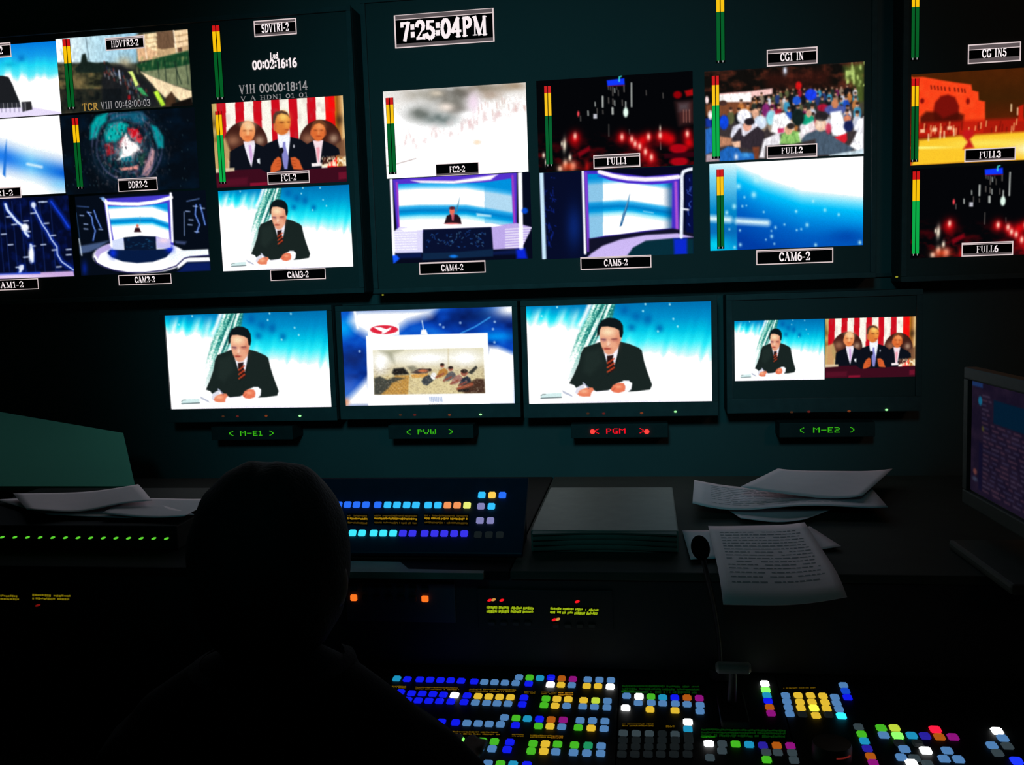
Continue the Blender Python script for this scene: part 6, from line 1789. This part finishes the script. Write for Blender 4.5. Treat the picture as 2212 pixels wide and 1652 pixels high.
# workstation monitor at the right -------------------------------------------
TL = onY(2087, 792, 1.84)
def solve_dir():
    best = None
    for k in range(5, 88):
        th = math.radians(k)
        d = Vector((math.cos(th), -math.sin(th), 0))
        P = TL + d * .20
        v = P - EYE
        X, Yc, Z = v.dot(CR), v.dot(CU), v.dot(_f)
        px, py = CX + FPX * X / Z, CY - FPX * Yc / Z
        s = (py - 792) / (px - 2087)
        if best is None or abs(s - .33) < best[0]: best = (abs(s - .33), d)
    return best[1]
dm = solve_dir()
nm = Vector((-abs(dm.y), -abs(dm.x), 0)).normalized()
nm = Vector((dm.y, -dm.x, 0)).normalized()
if (EYE - TL).dot(nm) < 0: nm = -nm
Hm = TL.z - onY(2098, 1085, 1.84).z
Wm = .44
wk = empty('workstation_monitor', TL + dm * Wm / 2 + Vector((0, 0, -TL.z + ZS)), 'flat computer monitor turned sideways at the right edge with a dim purple list on screen', 'monitor')
bpy.context.view_layer.update()
Mm = Matrix(((dm.x, -nm.x, 0, TL.x), (dm.y, -nm.y, 0, TL.y), (0, 0, 1, TL.z), (0, 0, 0, 1)))
M_MON = surf('beige_monitor_plastic', (.040, .048, .036), .6, spec=.2)
bz = .020
fb = MB()
fb.box((0, -.004, -.022), (Wm, .02, 0), bev=.003, M=Mm)
fb.box((0, -.004, -Hm), (Wm, .02, -Hm + .028), bev=.003, M=Mm)
fb.box((0, -.004, -Hm + .028), (bz, .02, -.022), bev=.002, M=Mm)
fb.box((Wm - bz, -.004, -Hm + .028), (Wm, .02, -.022), bev=.002, M=Mm)
fb.build('bezel', M_MON, wk)
MB().box((.01, .021, -Hm + .01), (Wm - .01, .05, -.01), bev=.008, M=Mm).build('rear_housing', M_BLK, wk)
MB().box((bz, .004, -Hm + .028), (Wm - bz, .0195, -.022), M=Mm).build('screen_glass', M_GLASS, wk)
Pd = pic_desktop(200, 150)
o3 = Mm @ Vector((bz + .002, .0030, -.024))
screen_mesh('screen', Pd, 0, 0, 0, 0, wk, frame=(o3, dm * (Wm - 2 * bz - .004), Vector((0, 0, -(Hm - .054)))), gain=.42)
MB().tube([Mm @ Vector((Wm / 2, .04, -Hm * .6)), Mm @ Vector((Wm / 2, .05, -(TL.z - ZS) + .02))], [.03, .026], 16).build('stand_neck', M_BLK, wk, True)
MB().box((Wm / 2 - .13, -.06, -(TL.z - ZS) + .0008), (Wm / 2 + .13, .12, -(TL.z - ZS) + .018), bev=.006, M=Mm).build('stand_base', M_MON, wk)

# ------------------------------------------------------------------ the operator, seen from behind
HC = onY(578, 1190, 1.0)          # centre of the head
hx, hy, hz = HC.x, HC.y, HC.z
HT = onY(610, 1001, 1.0).z
def skin_mesh(chains, sub=1):
    """chains: list of lists of (point, radius); first point of first chain is the root"""
    me = bpy.data.meshes.new('tmp')
    vs, es, rs, key = [], [], [], {}
    for ch in chains:
        prev = None
        for p, r in ch:
            k = tuple(round(c, 4) for c in p)
            if k not in key:
                key[k] = len(vs)
                vs.append(k)
                rs.append(r)
            if prev is not None and prev != key[k]:
                es.append((prev, key[k]))
            prev = key[k]
    me.from_pydata(vs, es, [])
    o = bpy.data.objects.new('tmp', me)
    COL.objects.link(o)
    m = o.modifiers.new('s', 'SKIN')
    m.use_smooth_shade = True
    for i, d in enumerate(me.skin_vertices[0].data):
        rr = rs[i]
        d.radius = rr if isinstance(rr, tuple) else (rr, rr)
        d.use_root = (i == 0)
    if sub:
        q = o.modifiers.new('u', 'SUBSURF')
        q.levels = q.render_levels = sub
    dg = bpy.context.evaluated_depsgraph_get()
    e = o.evaluated_get(dg)
    m2 = e.to_mesh()
    out = ([v.co.copy() for v in m2.vertices], [list(f.vertices) for f in m2.polygons])
    e.to_mesh_clear()
    bpy.data.objects.remove(o)
    bpy.data.meshes.remove(me)
    return out
def remesh(mb, name, mats, parent, voxel):
    me = bpy.data.meshes.new('tmp')
    me.from_pydata([tuple(v) for v in mb.v], [], mb.f)
    o = bpy.data.objects.new('tmp', me)
    COL.objects.link(o)
    r = o.modifiers.new('r', 'REMESH')
    r.mode = 'VOXEL'
    r.voxel_size = voxel
    r.use_smooth_shade = True
    s = o.modifiers.new('s', 'SMOOTH')
    s.iterations = 4
    s.factor = .5
    dg = bpy.context.evaluated_depsgraph_get()
    e = o.evaluated_get(dg)
    m2 = bpy.data.meshes.new_from_object(e)
    bpy.data.objects.remove(o)
    m2.name = name
    m2.materials.clear()
    m2.materials.append(mats)
    ob = bpy.data.objects.new(name, m2)
    COL.objects.link(ob)
    for p in m2.polygons: p.use_smooth = True
    if parent:
        ob.parent = parent
        ob.matrix_parent_inverse = parent.matrix_basis.inverted()
    return ob
M_SKIN = surf('skin', (.10, .055, .035), .6, spec=.3, scale=60, amount=.12)
M_HAIR = surf('black_hair', (.008, .007, .006), .75, spec=.15, scale=220, amount=.5, bump=.6)
M_JACK = surf('black_jacket_cloth', (.007, .007, .008), .92, spec=.08, scale=260, amount=.4, bump=.3)
M_TROU = surf('dark_trouser_cloth', (.008, .008, .010), .9, spec=.1, scale=260)
cx = hx + .005
sh_z = HT - .262
per = empty('person', (cx, 1.0, 0), 'person seated at the desk with back to camera, dark hair and black jacket', 'person')
bpy.context.view_layer.update()
V = lambda x, y, z: (cx + x, y, z)
neck = V(.0, .985, HT - .235)
pel = V(0, .93, .50)
LH = onZ(120, 1590, .80)
lw = (LH.x + .0, 1.25, .80)
rwx = cx + .20
# body: torso, neck, arms, legs
torso = [(pel, (.15, .11)), (V(0, .93, .64), (.14, .105)), (V(0, .95, .80), (.15, .11)), (V(0, .97, .93), (.16, .11)), (V(0, .98, sh_z - .01), (.11, .085)), (V(0, .985, HT - .27), (.056, .056)), (V(0, .995, HT - .19), (.055, .055)), (V(0, 1.0, HT - .13), (.06, .065))]
def arm(s, hand):
    return [(V(0, .97, .93), (.16, .11)), (V(.115 * s, .975, sh_z - .050), .052), (V(.170 * s, .985, sh_z - .095), .050), (V(.205 * s, 1.03, .80 + .07), .044), (V(.225 * s, 1.09, .815), .040), (((cx + .225 * s) * .5 + hand[0] * .5, 1.16, .822), .036), ((hand[0], hand[1] - .03, hand[2] + .030), .027)]
lhand, rhand = (cx - .24, 1.235, .794), (cx + .15, 1.235, .794)
legs = [[(pel, (.15, .11)), (V(.10 * s, 1.0, .50), .085), (V(.12 * s, 1.22, .52), .072), (V(.12 * s, 1.38, .50), .058), (V(.12 * s, 1.40, .30), .052), (V(.12 * s, 1.38, .11), .040), (V(.12 * s, 1.42, .055), .040), (V(.125 * s, 1.53, .045), .036)] for s in (-1, 1)]
body = MB()
vs, fs = skin_mesh([torso, arm(-1, lhand), arm(1, rhand)] + legs)
body.add(vs, fs)
# head with face turned to the screens
hr = (HT - (HT - .245)) / 2
hc = Vector((cx - .002, 1.0, HT - .122))
body.ball(hc, (.074, .092, .112), seg=32, ring=24)
body.ball(hc + Vector((0, .030, -.062)), (.055, .058, .055), seg=24, ring=16)
body.add(*[x for x in ((lambda q: (q.v, q.f))(MB().tube([hc + Vector((0, .090, .012)), hc + Vector((0, .108, -.022)), hc + Vector((0, .092, -.034))], [.008, .014, .011], 12)))])
for s in (-1, 1):
    body.ball(hc + Vector((.030 * s, .078, .010)), (.017, .014, .012))
    body.ball(hc + Vector((.078 * s, -.002, -.016)), (.011, .020, .033), M=Matrix.Rotation(-.25 * s, 3, 'Z'))
body.ball(hc + Vector((0, .088, -.058)), (.024, .010, .010))
# hands: palm, four fingers, thumb, resting on the keys
for s, hd in ((-1, lhand), (1, rhand)):
    H = Vector(hd)
    body.ball(H + Vector((0, .005, .026)), (.040, .050, .016))
    for k, (dx, L) in enumerate(((-.029, .062), (-.010, .074), (.010, .070), (.028, .054))):
        a = H + Vector((dx * .9, .035, .028))
        b_ = H + Vector((dx * 1.1, .035 + L * .55, .036))
        c_ = H + Vector((dx * 1.15, .035 + L, .022))
        vs, fs = skin_mesh([[(tuple(a), .0095), (tuple((a + b_) / 2), .009), (tuple(b_), .0085), (tuple((b_ + c_) / 2), .008), (tuple(c_), .007)]])
        body.add(vs, fs)
    t0 = H + Vector((-s * .034, -.010, .022)); t1 = H + Vector((-s * .056, .020, .020)); t2 = H + Vector((-s * .058, .046, .016))
    vs, fs = skin_mesh([[(tuple(t0), .012), (tuple(t1), .0105), (tuple(t2), .008)]])
    body.add(vs, fs)
remesh(body, 'body', M_SKIN, per, .0065)
# hair: cap over skull, sides and nape, with a few locks breaking the outline
hair = MB()
bm = bmesh.new()
bmesh.ops.create_uvsphere(bm, u_segments=56, v_segments=40, radius=1)
kill = []
for v in bm.verts:
    d = v.co.copy()
    if d.y > .42 and d.z < .38 or d.z < -.80: kill.append(v)
    r_ = (1 + .008 * math.sin(9 * d.x + 4 * d.z) * math.cos(7 * d.z) + .006 * math.sin(17 * d.x + 11 * d.y + 5 * d.z)) * (1 + .07 * abs(2 * d.x * d.z) * (d.z > 0))
    v.co = Vector((d.x * .0880 * r_, d.y * .104 * r_, d.z * (.122 if d.z > 0 else .115) * r_))
bmesh.ops.delete(bm, geom=kill, context='VERTS')
bmesh.ops.solidify(bm, geom=list(bm.faces), thickness=.012)
for v in bm.verts: v.co += hc
hair.bm(bm)
hair.build('hair', M_HAIR, per, True)
# jacket: torso and sleeves a little fuller than the body, collar standing at the neck
jk = MB()
g = lambda ch, d: [(p, (r[0] + d, r[1] + d) if isinstance(r, tuple) else r + d) for p, r in ch]
jt = g(torso[:5], .026)
ja = [g(arm(s, h)[:6], .024) for s, h in ((-1, lhand), (1, rhand))]
vs, fs = skin_mesh([jt] + ja)
jk.add(vs, fs)
for s in (-1, 1):
    jk.tube([V(-.01 * s, .982, sh_z - .008), V(.065 * s, .980, sh_z - .028), V(.118 * s, .975, sh_z - .055), V(.158 * s, .980, sh_z - .098), V(.190 * s, 1.0, sh_z - .165)], [.080, .070, .062, .058, .056], 20)
remesh(jk, 'jacket', M_JACK, per, .009)
cl = []
mbc = MB()
for k in range(25):
    a = math.radians(-215 + 250 * k / 24)
    cl.append((math.cos(a) * .082, math.sin(a) * .076))
vv, ff = [], []
for k, (x, y) in enumerate(cl):
    vv += [(cx + x * 1.25, .985 + y * 1.25, sh_z - .012), (cx + x, .985 + y, sh_z + .040), (cx + x * 1.15, .985 + y * 1.15, sh_z + .034), (cx + x * 1.35, .985 + y * 1.35, sh_z - .025)]
for k in range(24):
    for j in range(4):
        ff.append([k * 4 + j, k * 4 + (j + 1) % 4, (k + 1) * 4 + (j + 1) % 4, (k + 1) * 4 + j])
ff += [[3, 2, 1, 0], [96, 97, 98, 99]]
mbc.add(vv, ff).build('collar', M_JACK, per, True)
tr = MB()
vs, fs = skin_mesh([g([(pel, (.15, .11)), (V(0, .93, .62), (.13, .10))], .010)] + [g(l[:6], .010) for l in legs])
tr.add(vs, fs)
remesh(tr, 'trousers', M_TROU, per, .010)
for s in (-1, 1):
    vs, fs = skin_mesh([[(V(.12 * s, 1.37, .060), .048), (V(.12 * s, 1.43, .050), .048), (V(.125 * s, 1.55, .040), .039), (V(.126 * s, 1.58, .036), .028)]])
    m = MB().add(vs, fs)
    for v in m.v: v.z = max(v.z, .002)
    m.build('shoe', M_BLK, per, True)

# chair below them ------------------------------------------------------------
ch = empty('office_chair', (cx, .90, 0), 'black swivel office chair under the seated operator', 'chair')
bpy.context.view_layer.update()
M_CH = surf('black_chair_fabric', (.012, .012, .013), .95, spec=.05, scale=200, amount=.4)
MB().box((cx - .24, .70, .33), (cx + .24, 1.17, .385), bev=.022).build('seat', M_CH, ch)
MB().box((cx - .21, .655, .47), (cx + .21, .70, .88), bev=.020).build('backrest', M_CH, ch)
MB().tube([(cx, .76, .34), (cx, .66, .37), (cx, .645, .56)], .014, 10).build('back_bracket', M_BLK, ch, True)
MB().tube([(cx, .93, .08), (cx, .93, .33)], .026, 16).build('gas_column', M_NECK, ch, True)
for k in range(5):
    a = math.radians(90 + 72 * k)
    e = Vector((cx + .27 * math.cos(a), .93 + .27 * math.sin(a), .065))
    l = MB().tube([(cx, .93, .10), e], [.022, .015], 10).build('base_leg', M_BLK, ch, True)
    MB().ball((e.x, e.y, .028), (.024, .012, .0275), M=Matrix.Rotation(a, 3, 'Z'), seg=16, ring=10).build('castor', M_BLK, l, True)
